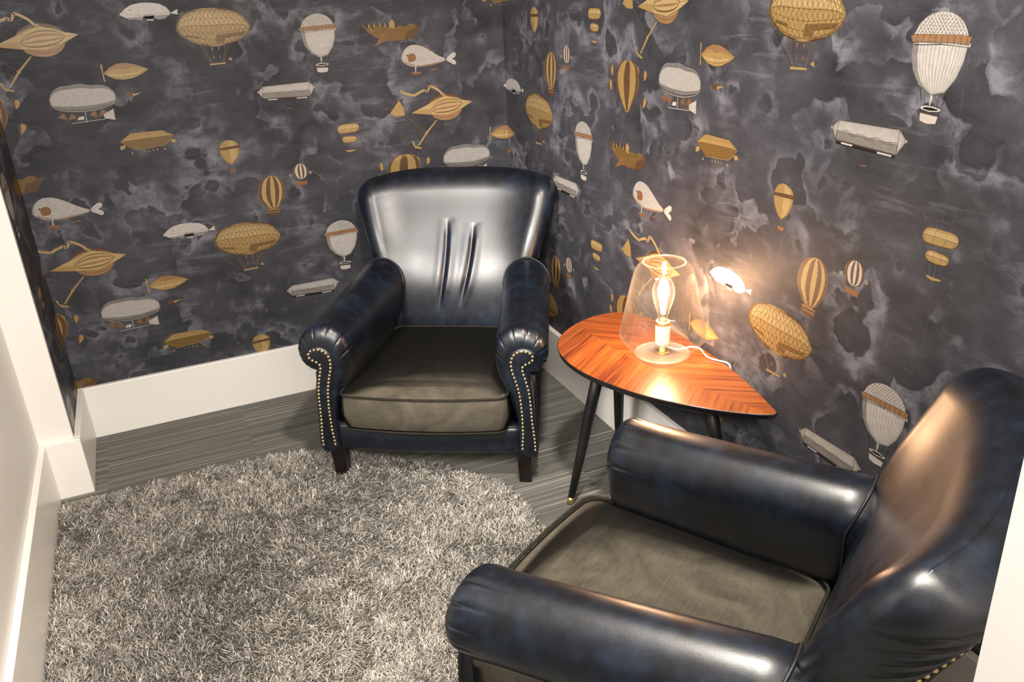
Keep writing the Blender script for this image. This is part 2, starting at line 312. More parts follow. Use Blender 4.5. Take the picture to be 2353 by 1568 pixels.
# ---------------------------------------------------------------- wallpaper artwork (millimetres from each motif's anchor)
ART = {
'G':dict(body=(-89,127,-76,155,-48,175,-7,184,43,184,92,177,130,160,153,130,156,112,144,93,115,75,72,63,25,59,-24,68,-60,86,-83,106), belt=(-64,103,-19,95,-20,88,-66,96), belt2=(37,96,140,102,130,89,34,82), belt3=(34,81,65,82,63,70,32,70), plat=(-1,3,53,4,54,-1,0,-3), sail=(63,13,74,20,78,7), r1=(-72,89,-2,9), r2=(-19,64,-8,29,7,3), r3=(-7,63,-3,31,10,3), r4=(62,61,46,5), r5=(74,60,62,36,49,7), f1=(14,56,20,56,14,40), f2=(17,35,20,19,15,19), f3=(37,56,43,55,37,41), f4=(38,33,42,19,37,19)),
'R':dict(dome=(-57,150,-55,160,-49,175,-31,191,-8,199,10,200,30,196,48,185,61,167,66,151,65,141), ruffle=(-63,156,-54,158,-27,159,11,160,50,161,72,159,67,145,37,147,-7,146,-40,145,-61,144), cup=(-55,152,-57,142,-57,122,-50,93,-32,68,1,48,30,57,51,85,62,115,66,146), seam=(-56,139,-30,140,9,143,65,141), neck=(0,49,6,48,2,31,0,31), r1=(-26,64,-20,22,-15,11), r2=(34,62,28,26,21,10), r3=(-14,56,-12,27), r4=(19,55,16,24), ring=(-21,26,-10,30,10,30,29,26,25,22,3,19,-17,22), basket=(-19,16,24,13,20,-2,-1,-4,-17,0)),
'Z':dict(body=(0,2,23,20,191,22,214,2,189,-29,18,-23), e1=(23,20,18,-23), e2=(191,22,189,-29), gon=(17,-26,187,-31,185,-37,20,-32), w1=(36,-26,69,-27,68,-31,35,-30), w2=(139,-30,178,-31,178,-35,139,-34), mid=(24,-3,46,0,66,-6,89,-2,110,-8,133,-2,154,-8,188,-5), fig=(98,-65,113,-64,113,-67,98,-67)),
'B':dict(body=(0,0,20,17,41,28,70,33,103,32,131,27,152,14,161,-1,157,-10,140,-20,121,-22,108,-17,108,-6,77,-5,72,-15,66,-21,48,-16,31,-17,19,-11), tail=(160,-5,183,6,188,2,183,-1,186,-10,162,-6), fr=(77,-5,79,-24,103,-25,108,-6), fig=(80,-23,85,-19,92,-21,104,-20,103,-25), eye=(34,14,38,15,39,12,35,9), belly=(21,1,67,-5,124,-3,158,-3)),
'C':dict(body=(-146,-2,-123,16,-97,26,-69,26,-42,19,-15,7,0,0,-24,-13,-56,-25,-85,-28,-113,-23,-134,-12), top=(-146,-2,-123,16,-97,26,-69,26,-42,19,-15,7,0,0,-30,8,-58,10,-83,5,-91,10,-110,11), prop=(-150,28,-144,26,-146,-2,-145,-29,-150,-28,-149,-2), basket=(-92,-71,-66,-71,-74,-87,-90,-85), horn=(-69,-76,-38,-74,-69,-85), r1=(-81,-30,-85,-69), r2=(-71,-30,-76,-70), r3=(-128,-26,-90,-70), r4=(-12,-9,-68,-71), mid=(-83,5,-85,-28)),
'N':dict(body=(0,0,13,21,37,35,69,37,102,39,132,32,169,29,194,15,205,-11,200,-30,182,-41,137,-51,90,-53,44,-48,12,-38,-2,-22), belt=(3,-31,46,-43,91,-47,139,-45,186,-36), fa=(11,-63,33,-51,38,-75), fb=(39,-75,56,-54,69,-71), fc=(108,-66,128,-49,134,-76), fd=(135,-75,151,-50,169,-62), tail=(152,-68,187,-52,186,-89,154,-81), fr=(49,-87,154,-83), wh=(68,-78,75,-68,91,-67,90,-78), mast=(98,-52,96,-87)),
'X':dict(body=(0,0,41,26,145,25,183,3,171,-7,145,-25,44,-31,26,-21), side=(0,0,36,2,156,5,183,3,145,-25,44,-31,26,-21), fl1=(-2,-15,16,-11,15,-23,-1,-29), fl2=(168,-12,181,-9,186,-20,171,-23), rail=(43,-33,145,-27,171,-9), g1=(28,-45,35,-37,37,-44), g2=(72,-35,77,-42,75,-45), g3=(87,-34,92,-43,89,-44), g4=(100,-33,106,-41,103,-44), g5=(113,-33,120,-41,116,-43), g6=(139,-35,147,-42,141,-45)),
'Y':dict(body=(-40,-25,-30,-7,-16,0,0,0,18,-6,29,-20,28,-39,22,-60,8,-78,-9,-88,-22,-80,-37,-56,-41,-39), belt=(-43,-26,-4,-23,33,-21,31,-31,-6,-33,-43,-34), r1=(-24,-79,-18,-105), r2=(9,-78,6,-107), basket=(-19,-106,6,-107,1,-117,-17,-115)),
'S':dict(body=(0,0,-22,-4,-41,-16,-53,-34,-60,-59,-58,-86,-44,-105,-32,-120,1,-124,18,-109,33,-84,39,-56,36,-30,22,-9), neck=(-32,-119,1,-122,-3,-133,-30,-130), basket=(-39,-128,9,-130,8,-148,-15,-154,-36,-146)),
's':dict(body=(0,0,-21,-6,-33,-24,-30,-45,-17,-58,3,-60,19,-50,25,-31,19,-10), fa=(-49,-37,-37,-35,-37,-46,-49,-46), fb=(26,-35,38,-34,38,-45,28,-45), basket=(-27,-66,17,-69,13,-83,-24,-82), r1=(-26,-48,-21,-66), r2=(15,-51,13,-70)),
'F':dict(ball=(-183,9,-163,28,-134,40,-101,40,-69,32,-47,16,-41,-4,-48,-29,-66,-49,-95,-61,-129,-61,-156,-52,-173,-37), wing=(-259,-20,-183,9,-111,34,-52,13,0,0,-42,-20,-103,-41,-173,-35), eye=(-176,-13,-155,6,-127,17,-94,19,-61,11,-43,-3,-64,-21,-98,-30,-135,-31,-163,-26), arm=(-160,-58,-153,-57,-198,-102,-237,-148,-244,-148,-205,-99), ring=(-203,-102), sail=(-304,34,-290,9,-285,-25,-301,-26,-323,-25,-336,-16,-347,-14), rope=(-285,-25,-262,-47,-233,-76,-205,-99), rib=(-293,70,-287,62,-266,53,-239,46,-220,55,-196,63,-188,55,-180,62,-175,76,-159,70,-137,55,-122,37,-113,34), anc=(-268,-129,-259,-132,-258,-146,-242,-153,-228,-158,-232,-163,-255,-157,-263,-145)),
'D':dict(up=(0,-1,5,10,18,15,68,15,81,10,84,-1,78,-13,64,-18,12,-19,2,-13), lo=(13,-41,19,-32,32,-30,58,-32,68,-36,69,-46,62,-54,37,-56,18,-52), plat=(21,-83,60,-84,57,-88,37,-91,25,-88), r1=(4,-15,18,-52,25,-84), r2=(78,-15,64,-54,56,-84), r3=(35,-56,34,-85), r4=(48,-56,45,-85), m1=(1,-3,40,-2,81,-3), m2=(14,-42,39,-43,68,-44)),
'W':dict(body=(0,0,8,24,28,44,53,50,85,44,115,27,150,4,182,-14,147,-25,110,-30,74,-32,38,-27,13,-15), belly=(1,-5,39,-24,74,-28,111,-25,147,-21,182,-14,147,-25,110,-30,74,-32,38,-27,13,-15), gill=(29,12,43,19,56,15,60,3,54,-8,40,-11,29,-7), tail=(182,-14,205,6,219,9,224,2,218,-8,206,-14,219,-20,223,-31,215,-36,204,-30), boat=(36,-49,79,-51,71,-59,55,-60,42,-57), mast=(54,-25,58,-25,56,-50,52,-50), bit=(104,-42,118,-45,145,-43,143,-48,118,-48), eyeb=(22,15,29,16,29,11,23,11)),
'K':dict(hull=(0,0,17,-17,39,-26,72,-38,107,-37,155,-36,182,-28,212,-34,239,-27,219,-51,204,-72,120,-75,85,-73,52,-58,25,-37,10,-20), deck=(23,-15,41,-12,61,-20,83,-15,104,-21,134,-27,148,-20,169,-27,192,-17,209,-20,214,-34,176,-46,106,-41,63,-39,39,-28), tower=(108,-9,122,3,131,-9,131,-31,108,-29), flag=(50,-82,82,-43,96,-72,63,-81,36,-91), rope=(120,62,119,15,124,7), side=(182,-28,239,-27,219,-51,204,-72,164,-73)),
'H':dict(body=(0,0,-30,-6,-50,-20,-65,-44,-67,-71,-55,-100,-36,-125,-16,-145,-5,-157,9,-156,25,-140,50,-109,66,-82,70,-52,65,-27,52,-9,26,-1), a1=(-91,-21,-104,-31,-101,-44,-88,-53,-81,-42,-81,-27), a2=(-102,-66,-114,-77,-109,-92,-95,-99,-88,-87,-90,-72), a3=(102,-23,90,-33,93,-44,100,-53,113,-42,116,-29), a4=(100,-101,89,-113,92,-134,111,-122,115,-107), a5=(55,-15,66,-17,71,-27,65,-43,60,-31), base=(-5,-156,10,-154,7,-161,-1,-162), rope=(4,-161,6,-250)),
}
SPOTS = [
('F',-1.519,1.452), ('F',-1.535,0.694), ('F',-0.149,1.097), ('F',1.277,1.483), ('G',-1.125,1.322), ('G',-1.138,0.559), ('G',1.690,1.345), ('G',1.690,0.575), ('G',0.275,0.956), ('R',-0.735,1.264), ('R',-0.748,0.495), ('R',2.089,1.276), ('R',2.081,0.502), ('Z',-0.981,1.211), ('Z',-0.993,0.443), ('Z',1.836,1.230), ('Z',1.831,0.460), ('B',-1.384,1.503), ('B',-1.400,0.742), ('B',-0.010,1.144), ('B',1.421,0.769), ('C',-1.327,1.325), ('C',-1.343,0.562), ('C',1.485,1.354), ('C',1.481,0.584), ('N',-1.654,1.258), ('N',-1.667,0.492), ('N',-0.290,0.892), ('N',1.140,1.284), ('X',-1.472,1.092), ('X',-1.483,0.328), ('X',1.334,1.123), ('Y',-1.106,1.056), ('Y',-1.117,0.283), ('Y',1.708,1.077), ('Y',0.307,1.448), ('S',-0.977,0.907), ('S',1.836,0.926), ('S',0.436,1.301), ('s',-0.864,0.939), ('s',1.957,0.955), ('s',0.557,1.332), ('s',0.539,0.561), ('D',-0.706,1.049), ('D',2.119,1.062), ('D',0.714,1.439), ('D',0.714,0.668), ('H',-0.461,0.921), ('H',0.959,1.311), ('K',-0.571,1.425), ('K',0.845,1.060), ('W',-0.429,1.280), ('W',-1.798,0.884), 
('F',-1.535,2.227), ('F',-0.135,2.626), ('F',-0.135,1.859), ('F',-0.135,0.325), ('F',1.278,2.250), ('F',1.278,0.716), ('G',-1.127,2.090), ('G',0.273,2.489), ('G',0.273,1.722), ('G',0.273,0.188), ('G',1.686,2.113), ('R',-2.135,2.422), ('R',-2.135,1.655), ('R',-2.135,0.888), ('R',-2.135,0.121), ('R',-0.735,2.023), ('R',0.665,2.422), ('R',0.665,1.655), ('R',0.665,0.888), ('R',0.665,0.121), ('R',2.078,2.046), ('Z',-0.983,1.975), ('Z',0.417,2.374), ('Z',0.417,1.607), ('Z',0.417,0.840), ('Z',1.830,1.998), ('B',-1.396,2.276), ('B',0.004,2.675), ('B',0.004,1.908), ('B',0.004,0.374), ('B',1.417,2.299), ('B',1.417,1.532), ('C',-1.332,2.095), ('C',0.068,2.494), ('C',0.068,1.727), ('C',0.068,0.960), ('C',0.068,0.193), ('C',1.481,2.118), ('N',-1.671,2.027), ('N',-0.271,2.426), ('N',-0.271,1.659), ('N',-0.271,0.125), ('N',1.142,2.050), ('N',1.142,0.516), ('X',-1.478,2.629), ('X',-1.478,1.862), ('X',-0.078,2.261), ('X',-0.078,1.494), ('X',-0.078,0.727), ('X',1.335,2.652), ('X',1.335,1.885), ('X',1.335,0.351), ('Y',-1.105,2.586), ('Y',-1.105,1.819), ('Y',0.295,2.218), ('Y',0.295,0.684), ('Y',1.708,2.609), ('Y',1.708,1.842), ('Y',1.708,0.308), ('S',-0.973,2.438), ('S',-0.973,1.671), ('S',-0.973,0.137), ('S',0.427,2.070), ('S',0.427,0.536), ('S',1.840,2.461), ('S',1.840,1.694), ('S',1.840,0.160), ('s',-2.256,2.099), ('s',-2.256,1.332), ('s',-2.256,0.565), ('s',-0.856,2.467), ('s',-0.856,1.700), ('s',-0.856,0.166), ('s',0.544,2.099), ('s',1.957,2.490), ('s',1.957,1.723), ('s',1.957,0.189), ('D',-2.093,2.207), ('D',-2.093,1.440), ('D',-2.093,0.673), ('D',-0.693,2.575), ('D',-0.693,1.808), ('D',-0.693,0.274), ('D',0.707,2.207), ('D',2.120,2.598), ('D',2.120,1.831), ('D',2.120,0.297), ('H',-1.857,2.055), ('H',-1.857,1.288), ('H',-1.857,0.521), ('H',-0.457,2.454), ('H',-0.457,1.687), ('H',-0.457,0.153), ('H',0.956,2.078), ('H',0.956,0.544), ('K',-1.969,2.566), ('K',-1.969,1.799), ('K',-1.969,1.032), ('K',-1.969,0.265), ('K',-0.569,2.198), ('K',-0.569,0.664), ('K',0.844,2.589), ('K',0.844,1.822), ('K',0.844,0.288), ('W',-1.814,2.416), ('W',-1.814,1.649), ('W',-1.814,0.115), ('W',-0.414,2.048), ('W',-0.414,0.514), ('W',0.999,2.439), ('W',0.999,1.672), ('W',0.999,0.905), ('W',0.999,0.138), 
]
def P2(t): return [(t[i], t[i+1]) for i in range(0, len(t), 2)]
class Art:
    """A flat printed motif: list of (colour, layer, [triangles])"""
    def __init__(s): s.T = []; s.layer = 1; s.dirty = s.pend = False
    def poly(s, col, pts, up=True):
        if s.dirty: s.layer += 1; s.dirty = False
        s.pend = not up
        pts = [(float(a), float(b)) for a, b in pts]
        tri = geometry.tessellate_polygon([[Vector((a, b, 0)) for a, b in pts]])
        s.T += [(col, s.layer, [pts[i] for i in t]) for t in tri]
        if up: s.layer += 1
    def line(s, col, pts, wd=.9, up=False):
        if s.pend: s.layer += 1; s.pend = False
        s.dirty = True
        for (a, b), (c, d) in zip(pts[:-1], pts[1:]):
            l = math.hypot(c-a, d-b)
            if l < 1e-6: continue
            nx, ny = -(d-b)/l*wd/2, (c-a)/l*wd/2
            q = [(a+nx, b+ny), (a-nx, b-ny), (c-nx, d-ny), (c+nx, d+ny)]
            s.T += [(col, s.layer, [q[0], q[1], q[2]]), (col, s.layer, [q[0], q[2], q[3]])]
        if up: s.layer += 1
    def span(s, out, t, ax):      # extent of polygon across axis at level t (ax=1: horizontal extent at height t)
        xs = []
        n = len(out)
        for i in range(n):
            a, b = out[i], out[(i+1) % n]
            if (a[ax]-t)*(b[ax]-t) <= 0 and a[ax] != b[ax]:
                f = (t-a[ax])/(b[ax]-a[ax]); xs.append(a[1-ax]+f*(b[1-ax]-a[1-ax]))
        return (min(xs), max(xs)) if len(xs) >= 2 else None
    def mer(s, out, ang, ax, n=14, inset=.02):
        lo = min(p[ax] for p in out); hi = max(p[ax] for p in out); r = []
        for i in range(n+1):
            t = lo+(hi-lo)*(inset+(1-2*inset)*i/n); sp = s.span(out, t, ax)
            if sp is None: continue
            c = (sp[0]+sp[1])/2; h = (sp[1]-sp[0])/2; x = c+h*sin(ang)
            r.append((x, t) if ax == 1 else (t, x))
        return r
    def stripes(s, col, out, pairs, ax=1):
        for a, b in pairs:
            l = s.mer(out, radians(a), ax); r = s.mer(out, radians(b), ax)
            s.poly(col, l+r[::-1], up=False)
        s.layer += 1
    def outline(s, out, col='ink', wd=.9): s.line(col, list(out)+[out[0]], wd)
    def meridians(s, out, angs, ax, col='ink', wd=.7):
        for a in angs: s.line(col, s.mer(out, radians(a), ax), wd)
    def hatch(s, out, col, step, slope, wd=.6, kx=1.):
        """net of slanted threads, clipped to the outline"""
        x0 = min(p[0] for p in out); x1 = max(p[0] for p in out); y0 = min(p[1] for p in out); y1 = max(p[1] for p in out)
        H = y1-y0; k = -int(H/step)-2
        x = x0+k*step
        while x < x1+H*1.2:
            seg = []
            for i in range(25):
                t = y0+H*(i+.001)/24.01; px = x+slope*(t-y0); sp = s.span(out, t, 1)
                ok = sp and sp[0] < px < sp[1]
                if ok: seg.append((px, t))
                elif len(seg) > 1: s.line(col, seg, wd); seg = []
                else: seg = []
            if len(seg) > 1: s.line(col, seg, wd)
            x += step
def smooth_poly(p, n=40): return [tuple(q) for q in spline(p, n, True)]
def draw(k):
    A = Art(); D = {n: P2(v) for n, v in ART[k].items()}
    if k == 'G':
        b = smooth_poly(D['body'], 48)
        for r in ('r1', 'r2', 'r3', 'r4', 'r5'): A.line('ink' if r == 'r1' else 'darkgold', D[r], 1.4)
        for f in ('f1', 'f2', 'f3', 'f4'): A.poly('rust', D[f], False)
        A.poly('gold', b); A.stripes('lightgold', b, [(8, 55)], 0)
        for n in ('belt', 'belt2', 'belt3'): A.poly('darkgold', D[n], False)
        A.layer += 1
        A.stripes('darkgold', b, [(-90, -70)], 1)
        A.meridians(b, range(-84, 90, 8), 1, 'brown', .8); A.meridians(b, (-62, -40, -18, 5, 28, 50, 70), 0, 'brown', .9)
        A.hatch(b, 'brown', 17, .75, .8); A.hatch(b, 'brown', 17, -.75, .8); A.outline(b, 'darkgold', 1.2)
        A.poly('gold', D['plat']); A.poly('gold', D['sail'])
    elif k == 'R':
        d = smooth_poly(D['dome'], 36)
        for r in ('r1', 'r2', 'r3', 'r4'): A.line('ink', D[r], 1.)
        A.line('ink', [(-28, 60), (-8, 14)], .8); A.line('ink', [(40, 60), (22, 14)], .8)
        A.poly('white', D['cup']); A.stripes('grey', D['cup'], [(-88, -52)], 1)
        A.meridians(D['cup'], range(-80, 90, 9), 1, 'grey', .9)
        A.poly('white', d); A.hatch(d, 'grey', 7.5, .8, 1.0); A.hatch(d, 'grey', 7.5, -.8, 1.0)
        y0 = 150
        for j in range(6):
            for i in range(-7, 8):
                x = 5+i*9+(j % 2)*4.5; y = 163+j*6
                sp = A.span(d, y, 1)
                if sp and sp[0]+3 < x < sp[1]-3: A.poly('brown', [(x-1.3, y), (x, y-1.3), (x+1.3, y), (x, y+1.3)], False)
        A.line('ink', D['seam'], 1.2); A.poly('pink', D['ruffle'])
        for i in range(9): x = -52+i*14; A.poly('rust', [(x, 158), (x+5, 159), (x+5, 145), (x+1, 144)], False)
        A.layer += 1; A.outline(D['ruffle'], 'brown', .8); A.outline(d, 'grey', .9); A.outline(D['cup'], 'grey', .9)
        A.poly('white', D['neck']); A.poly('white', D['ring']); A.poly('ink', [(a*.75+1, b*.55+11) for a, b in D['ring']]); A.poly('white', D['basket']); A.line('brown', [D['basket'][0], D['basket'][1]], 2); A.line('rust', D['basket'][2:], 1.4)
    elif k == 'Z':
        A.poly('ink', D['gon']); A.poly('white', D['body']); A.poly('grey', [(18, -23), (189, -29), (192, -8), (16, -3)]); A.meridians(D['body'], range(-85, 88, 5), 0, 'grey', .4)
        for x in range(24, 190, 5): A.line('grey', [(x, -4), (x, -25)], .5)
        A.line('ink', D['e1'], 1.1); A.line('ink', D['e2'], 1.1); A.line('brown', D['mid'], 1.1)
        A.line('brown', [(a, b-4) for a, b in D['mid']], .8); A.outline(D['body'], 'brown', 1.)
        A.poly('white', D['w1']); A.poly('white', D['w2']); A.poly('rust', D['fig'])
    elif k == 'B':
        A.poly('white', D['tail']); A.poly('white', D['body']); A.poly('grey', [(19, -11), (158, -8), (140, -20), (121, -22), (108, -17), (108, -6), (77, -5), (72, -15), (66, -21), (48, -16), (31, -17)])
        A.line('grey', D['belly'], 1.); A.meridians(D['body'][:9], (), 0); A.outline(D['eye'], 'ink', .8); A.line('ink', D['fr'], 1.); A.poly('white', D['fig']); A.outline(D['body'], 'grey', .8)
        A.hatch(D['body'][:11], 'grey', 6, .6, .35)
    elif k == 'C':
        for r in ('r1', 'r2', 'r3', 'r4'): A.line('ink', D[r], .9)
        A.poly('gold', D['prop']); A.poly('gold', D['body']); A.poly('lightgold', [(-140, -4), (-80, -8), (-10, -2), (-40, -12), (-90, -18), (-125, -14)]); A.poly('pink', D['top']); A.meridians(D['body'], (-45, -15, 20), 0, 'darkgold', .7)
        A.line('brown', D['mid'], 1.); A.outline(D['body'], 'brown', 1.); A.poly('brown', D['basket']); A.poly('gold', D['horn'])
    elif k == 'N':
        b = smooth_poly(D['body'], 50)
        for x in range(20, 190, 9): A.line('grey', [(x, -44), (60+(x-60)*.6, -84)], .5)
        A.poly('grey', b); A.stripes('white', b, [(-35, 45)], 0)
        A.hatch(b, 'ink', 6.2, .75, .5); A.hatch(b, 'ink', 6.2, -.75, .5); A.stripes('grey', b, [(-90, -66)], 0)
        A.line('ink', D['belt'], 1.6); A.outline(b, 'ink', .9)
        for f in ('fa', 'fb', 'fc', 'fd'): A.poly('rust', D[f], False)
        A.layer += 1
        for f in ('fa', 'fb', 'fc', 'fd'):
            q = D[f]; apex = max(q, key=lambda p: -p[1]) if f in ('fb', 'fd') else min(q, key=lambda p: p[1])
            for i in range(5):
                o = [p for p in q if p != apex]; tt = i/4; A.line('brown', [apex, (o[0][0]*(1-tt)+o[1][0]*tt, o[0][1]*(1-tt)+o[1][1]*tt)], .7)
        A.poly('white', D['tail']); A.hatch(D['tail'], 'grey', 4, 0, .9); A.line('white', D['fr'], 1.6); A.poly('white', D['wh']); A.line('white', D['mast'], 1.8)
        for cx in (38, 134): A.line('brown', [(cx, -75), (cx-16, -98)], .9); A.line('brown', [(cx, -75), (cx+12, -96)], .9)
    elif k == 'X':
        A.poly('gold', D['fl1']); A.poly('gold', D['fl2']); A.poly('gold', D['body']); A.poly('darkgold', D['side']); A.meridians(D['body'], (40, 60), 0, 'darkgold', .6)
        for x in range(36, 150, 6): A.line('darkgold', [(x, 24), (x+1, 3)], .5)
        A.outline(D['body'], 'brown', 1.); A.line('brown', [(0, 0), (36, 2), (156, 5), (183, 3)], .9); A.line('brown', [(36, 2), (44, -31)], .9)
        A.line('gold', D['rail'], 1.8)
        for i in range(1, 7): A.poly('gold', D['g%d' % i], False)
    elif k == 'Y':
        b = smooth_poly(D['body'], 30); A.line('ink', D['r1'], .9); A.line('ink', D['r2'], .9); A.line('ink', [(-2, -88), (3, -110)], .7)
        A.poly('gold', b); A.stripes('lightgold', b, [(0, 45)], 1); A.meridians(b, range(-80, 85, 16), 1, 'darkgold', .5); A.outline(b, 'darkgold', 1.)
        A.poly('brown', D['belt']); A.poly('rust', D['basket'])
    elif k == 'S':
        b = smooth_poly(D['body'], 34); A.poly('lightgold', b); A.stripes('brown', b, [(-78, -48), (-24, -4), (16, 36), (55, 80)], 1)
        A.hatch(b, 'darkgold', 9, .6, .6); A.hatch(b, 'darkgold', 9, -.6, .6); A.outline(b, 'rust', 1.4); A.poly('rust', D['neck']); A.poly('brown', D['basket']); A.line('gold', [D['basket'][0], D['basket'][1]], 2.4)
        A.line('gold', [(a[0], a[1]-10) for a in D['basket'][:2]], 1.6)
    elif k == 's':
        b = smooth_poly(D['body'], 26); A.line('ink', D['r1'], .8); A.line('ink', D['r2'], .8); A.poly('white', b); A.stripes('brown', b, [(-75, -45), (-22, -5), (12, 30), (50, 78)], 1)
        A.outline(b, 'brown', 1.1); A.poly('grey', D['fa']); A.poly('grey', D['fb']); A.poly('rust', D['basket'])
    elif k == 'F':
        b = smooth_poly(D['ball'], 40); e = smooth_poly(D['eye'], 30); A.line('darkgold', D['rope'], 1.1)
        c = np.mean(np.array(D['ring']), axis=0); A.line('ink', [(-20, -30), (c[0], c[1])], .6); A.line('ink', [(-110, -30), (c[0], c[1])], .6); A.line('ink', [(c[0], c[1]), (c[0]+18, c[1]-14)], 1.)
        A.poly('gold', D['arm']); A.poly('gold', D['sail']); A.poly('gold', b); A.stripes('pink', b, [(-62, -38), (-82, -72)], 0); A.stripes('brown', b, [(52, 84)], 0)
        A.meridians(b, (-70, -52, -30), 0, 'brown', .8); A.outline(b, 'brown', 1.); A.poly('lightgold', D['wing'])
        A.poly('gold', [(D['wing'][0][0], D['wing'][0][1]), (D['wing'][0][0]+45, D['wing'][0][1]+10), (D['eye'][0][0], D['eye'][0][1]), (D['wing'][7][0], D['wing'][7][1])])
        A.poly('darkgold', e); A.stripes('lightgold', e, [(-55, -25), (-8, 18), (38, 62)], 0); A.stripes('pink', e, [(-25, -8), (18, 38)], 0); A.outline(e, 'brown', 1.1); A.outline(D['wing'], 'darkgold', .9); A.line('brown', [D['eye'][5], D['wing'][4]], .8)
        A.line('lightgold', D['rib'], 8.5); A.layer += 1; A.line('brown', D['rib'], .7); A.poly('gold', D['anc'])
        A.line('gold', [(c[0]+5*cos(t), c[1]+5*sin(t)) for t in np.linspace(0, 2*pi, 14)], 1.6)
    elif k == 'D':
        for r in ('r1', 'r2', 'r3', 'r4'): A.line('ink', D[r], .8)
        for q, m in (('up', 'm1'), ('lo', 'm2')):
            b = smooth_poly(D[q], 30); A.poly('gold', b); A.stripes('lightgold', b, [(-10, 40)], 0); A.stripes('darkgold', b, [(-90, -58)], 0); A.line('brown', D[m], 1.1); A.meridians(b, (-60, -20, 20, 60), 1, 'darkgold', .6); A.outline(b, 'brown', .9)
        A.poly('gold', D['plat'])
    elif k == 'W':
        b = smooth_poly(D['body'], 40); A.poly('white', b); A.hatch(b, 'grey', 9, .8, .9); A.hatch(b, 'grey', 9, -.8, .9); A.poly('pink', D['belly'][:6]+D['belly'][6:9]); A.stripes('grey', b, [(-90, -70)], 1); A.outline(b, 'grey', .9)
        A.poly('rust', smooth_poly(D['gill'], 18)); A.outline(smooth_poly(D['gill'], 18), 'brown', .8); A.poly('ink', D['eyeb']); A.poly('white', smooth_poly(D['tail'], 24)); A.line('grey', [D['tail'][0], D['tail'][3]], .9); A.line('grey', [D['tail'][0], D['tail'][7]], .9)
        A.poly('rust', D['boat']); A.poly('white', D['mast']); A.poly('rust', D['bit']); A.line('ink', [(18, -6), (20, -28)], .8)
    elif k == 'K':
        A.line('brown', D['rope'], .8); A.poly('darkgold', D['hull']); A.poly('gold', [(30, -22), (66, -23), (60, -34), (38, -33)]); A.poly('brown', D['side']); A.poly('rust', D['flag']); A.poly('darkgold', D['deck'])
        rr = random.Random(4)
        for i in range(16): x = 16+i*7; y = -12+rr.uniform(-6, 4); A.poly(('brown', 'ink', 'gold')[i % 3], [(x-2.4, y-8), (x+2.4, y-8), (x+1.5, y+3), (x, y+6), (x-1.8, y+3)], False)
        A.layer += 1; A.poly('gold', D['tower']); A.outline(D['tower'], 'brown', .9); A.outline(D['hull'], 'brown', 1.); A.line('brown', [(24, -28), (60, -32), (100, -30), (128, -22)], .9)
    elif k == 'H':
        for q in ('a1', 'a2', 'a3', 'a4', 'a5'):
            b = smooth_poly(D[q], 16); A.poly('gold', b); A.stripes('brown', b, [(-80, -20), (50, 80)], 1)
        b = smooth_poly(D['body'], 44); A.poly('gold', b); A.stripes('brown', b, [(-84, -54), (-16, 14), (48, 76)], 1); A.hatch(b, 'darkgold', 14, .5, .6); A.hatch(b, 'darkgold', 14, -.5, .6)
        A.outline(b, 'brown', 1.1); A.poly('brown', D['base']); A.line('darkgold', D['rope'], .6)
    return A.T
def clip(poly, a, b, keep_less):   # clip against u = a
    out = []
    for i in range(len(poly)):
        p, q = poly[i], poly[(i+1) % len(poly)]
        ip = (p[0] <= a) == keep_less; iq = (q[0] <= a) == keep_less
        if ip: out.append(p)
        if ip != iq: f = (a-p[0])/(q[0]-p[0]); out.append((a, p[1]+f*(q[1]-p[1])))
    return out
DRAWN = {k: draw(k) for k in ART}
PX = -1.812          # the back wall ends here at the side of the white pier
def wallpaper_wall(name, u0, u1, z0, z1, mapf, nrm, thick_dir):
    vs = []; fs = []; mi = []; uv = []
    def add(pts, layer, m):
        b = len(vs)
        for u, z in pts:
            p = mapf(u, z); vs.append(p+nrm*layer*.00004); uv.append((u, z))
        fs.append(tuple(range(b, b+len(pts)))); mi.append(m)
    nu = max(1, int((u1-u0)/.25))
    for i in range(nu):
        a = u0+(u1-u0)*i/nu; c = u0+(u1-u0)*(i+1)/nu; add([(a, z0), (c, z0), (c, z1), (a, z1)], 0, 0)
    for k, au, az in SPOTS:
        if au < u0-.35 or au > u1+.35: continue
        for col, layer, tri in DRAWN[k]:
            p = [(au+x/1000, az+y/1000) for x, y in tri]
            if max(q[0] for q in p) < u0 or min(q[0] for q in p) > u1 or min(q[1] for q in p) < z0 or max(q[1] for q in p) > z1: continue
            if min(q[0] for q in p) < u0: p = clip(p, u0, 0, False)
            if p and max(q[0] for q in p) > u1: p = clip(p, u1, 0, True)
            if len(p) >= 3:
                ar = sum(p[i][0]*p[(i+1) % len(p)][1]-p[(i+1) % len(p)][0]*p[i][1] for i in range(len(p)))
                if abs(ar) < 1e-9: continue
                if ar < 0: p = p[::-1]
                add(p, layer, PIDX[col])
    # body of the wall behind the paper
    q = [mapf(u0, z0), mapf(u1, z0), mapf(u1, z1), mapf(u0, z1)]; r = [a-nrm*.10 for a in q]; b = len(vs)
    for a, (u, z) in zip(q+r, [(u0, z0), (u1, z0), (u1, z1), (u0, z1)]*2): vs.append(a-nrm*.0002); uv.append((u, z))
    for f in ((4, 7, 6, 5), (0, 4, 5, 1), (1, 5, 6, 2), (2, 6, 7, 3), (3, 7, 4, 0)): fs.append(tuple(b+i for i in f)); mi.append(0)
    me = mesh(name, vs, fs); me.polygons.foreach_set('material_index', mi)
    ul = me.uv_layers.new(name='UVMap')
    for p in me.polygons:
        for li in p.loop_indices: ul.data[li].uv = uv[me.loops[li].vertex_index]
    o = link(name, me, [m for _, m in PAPER], smooth=False); o['kind'] = 'structure'
    return o
CEIL = 2.6
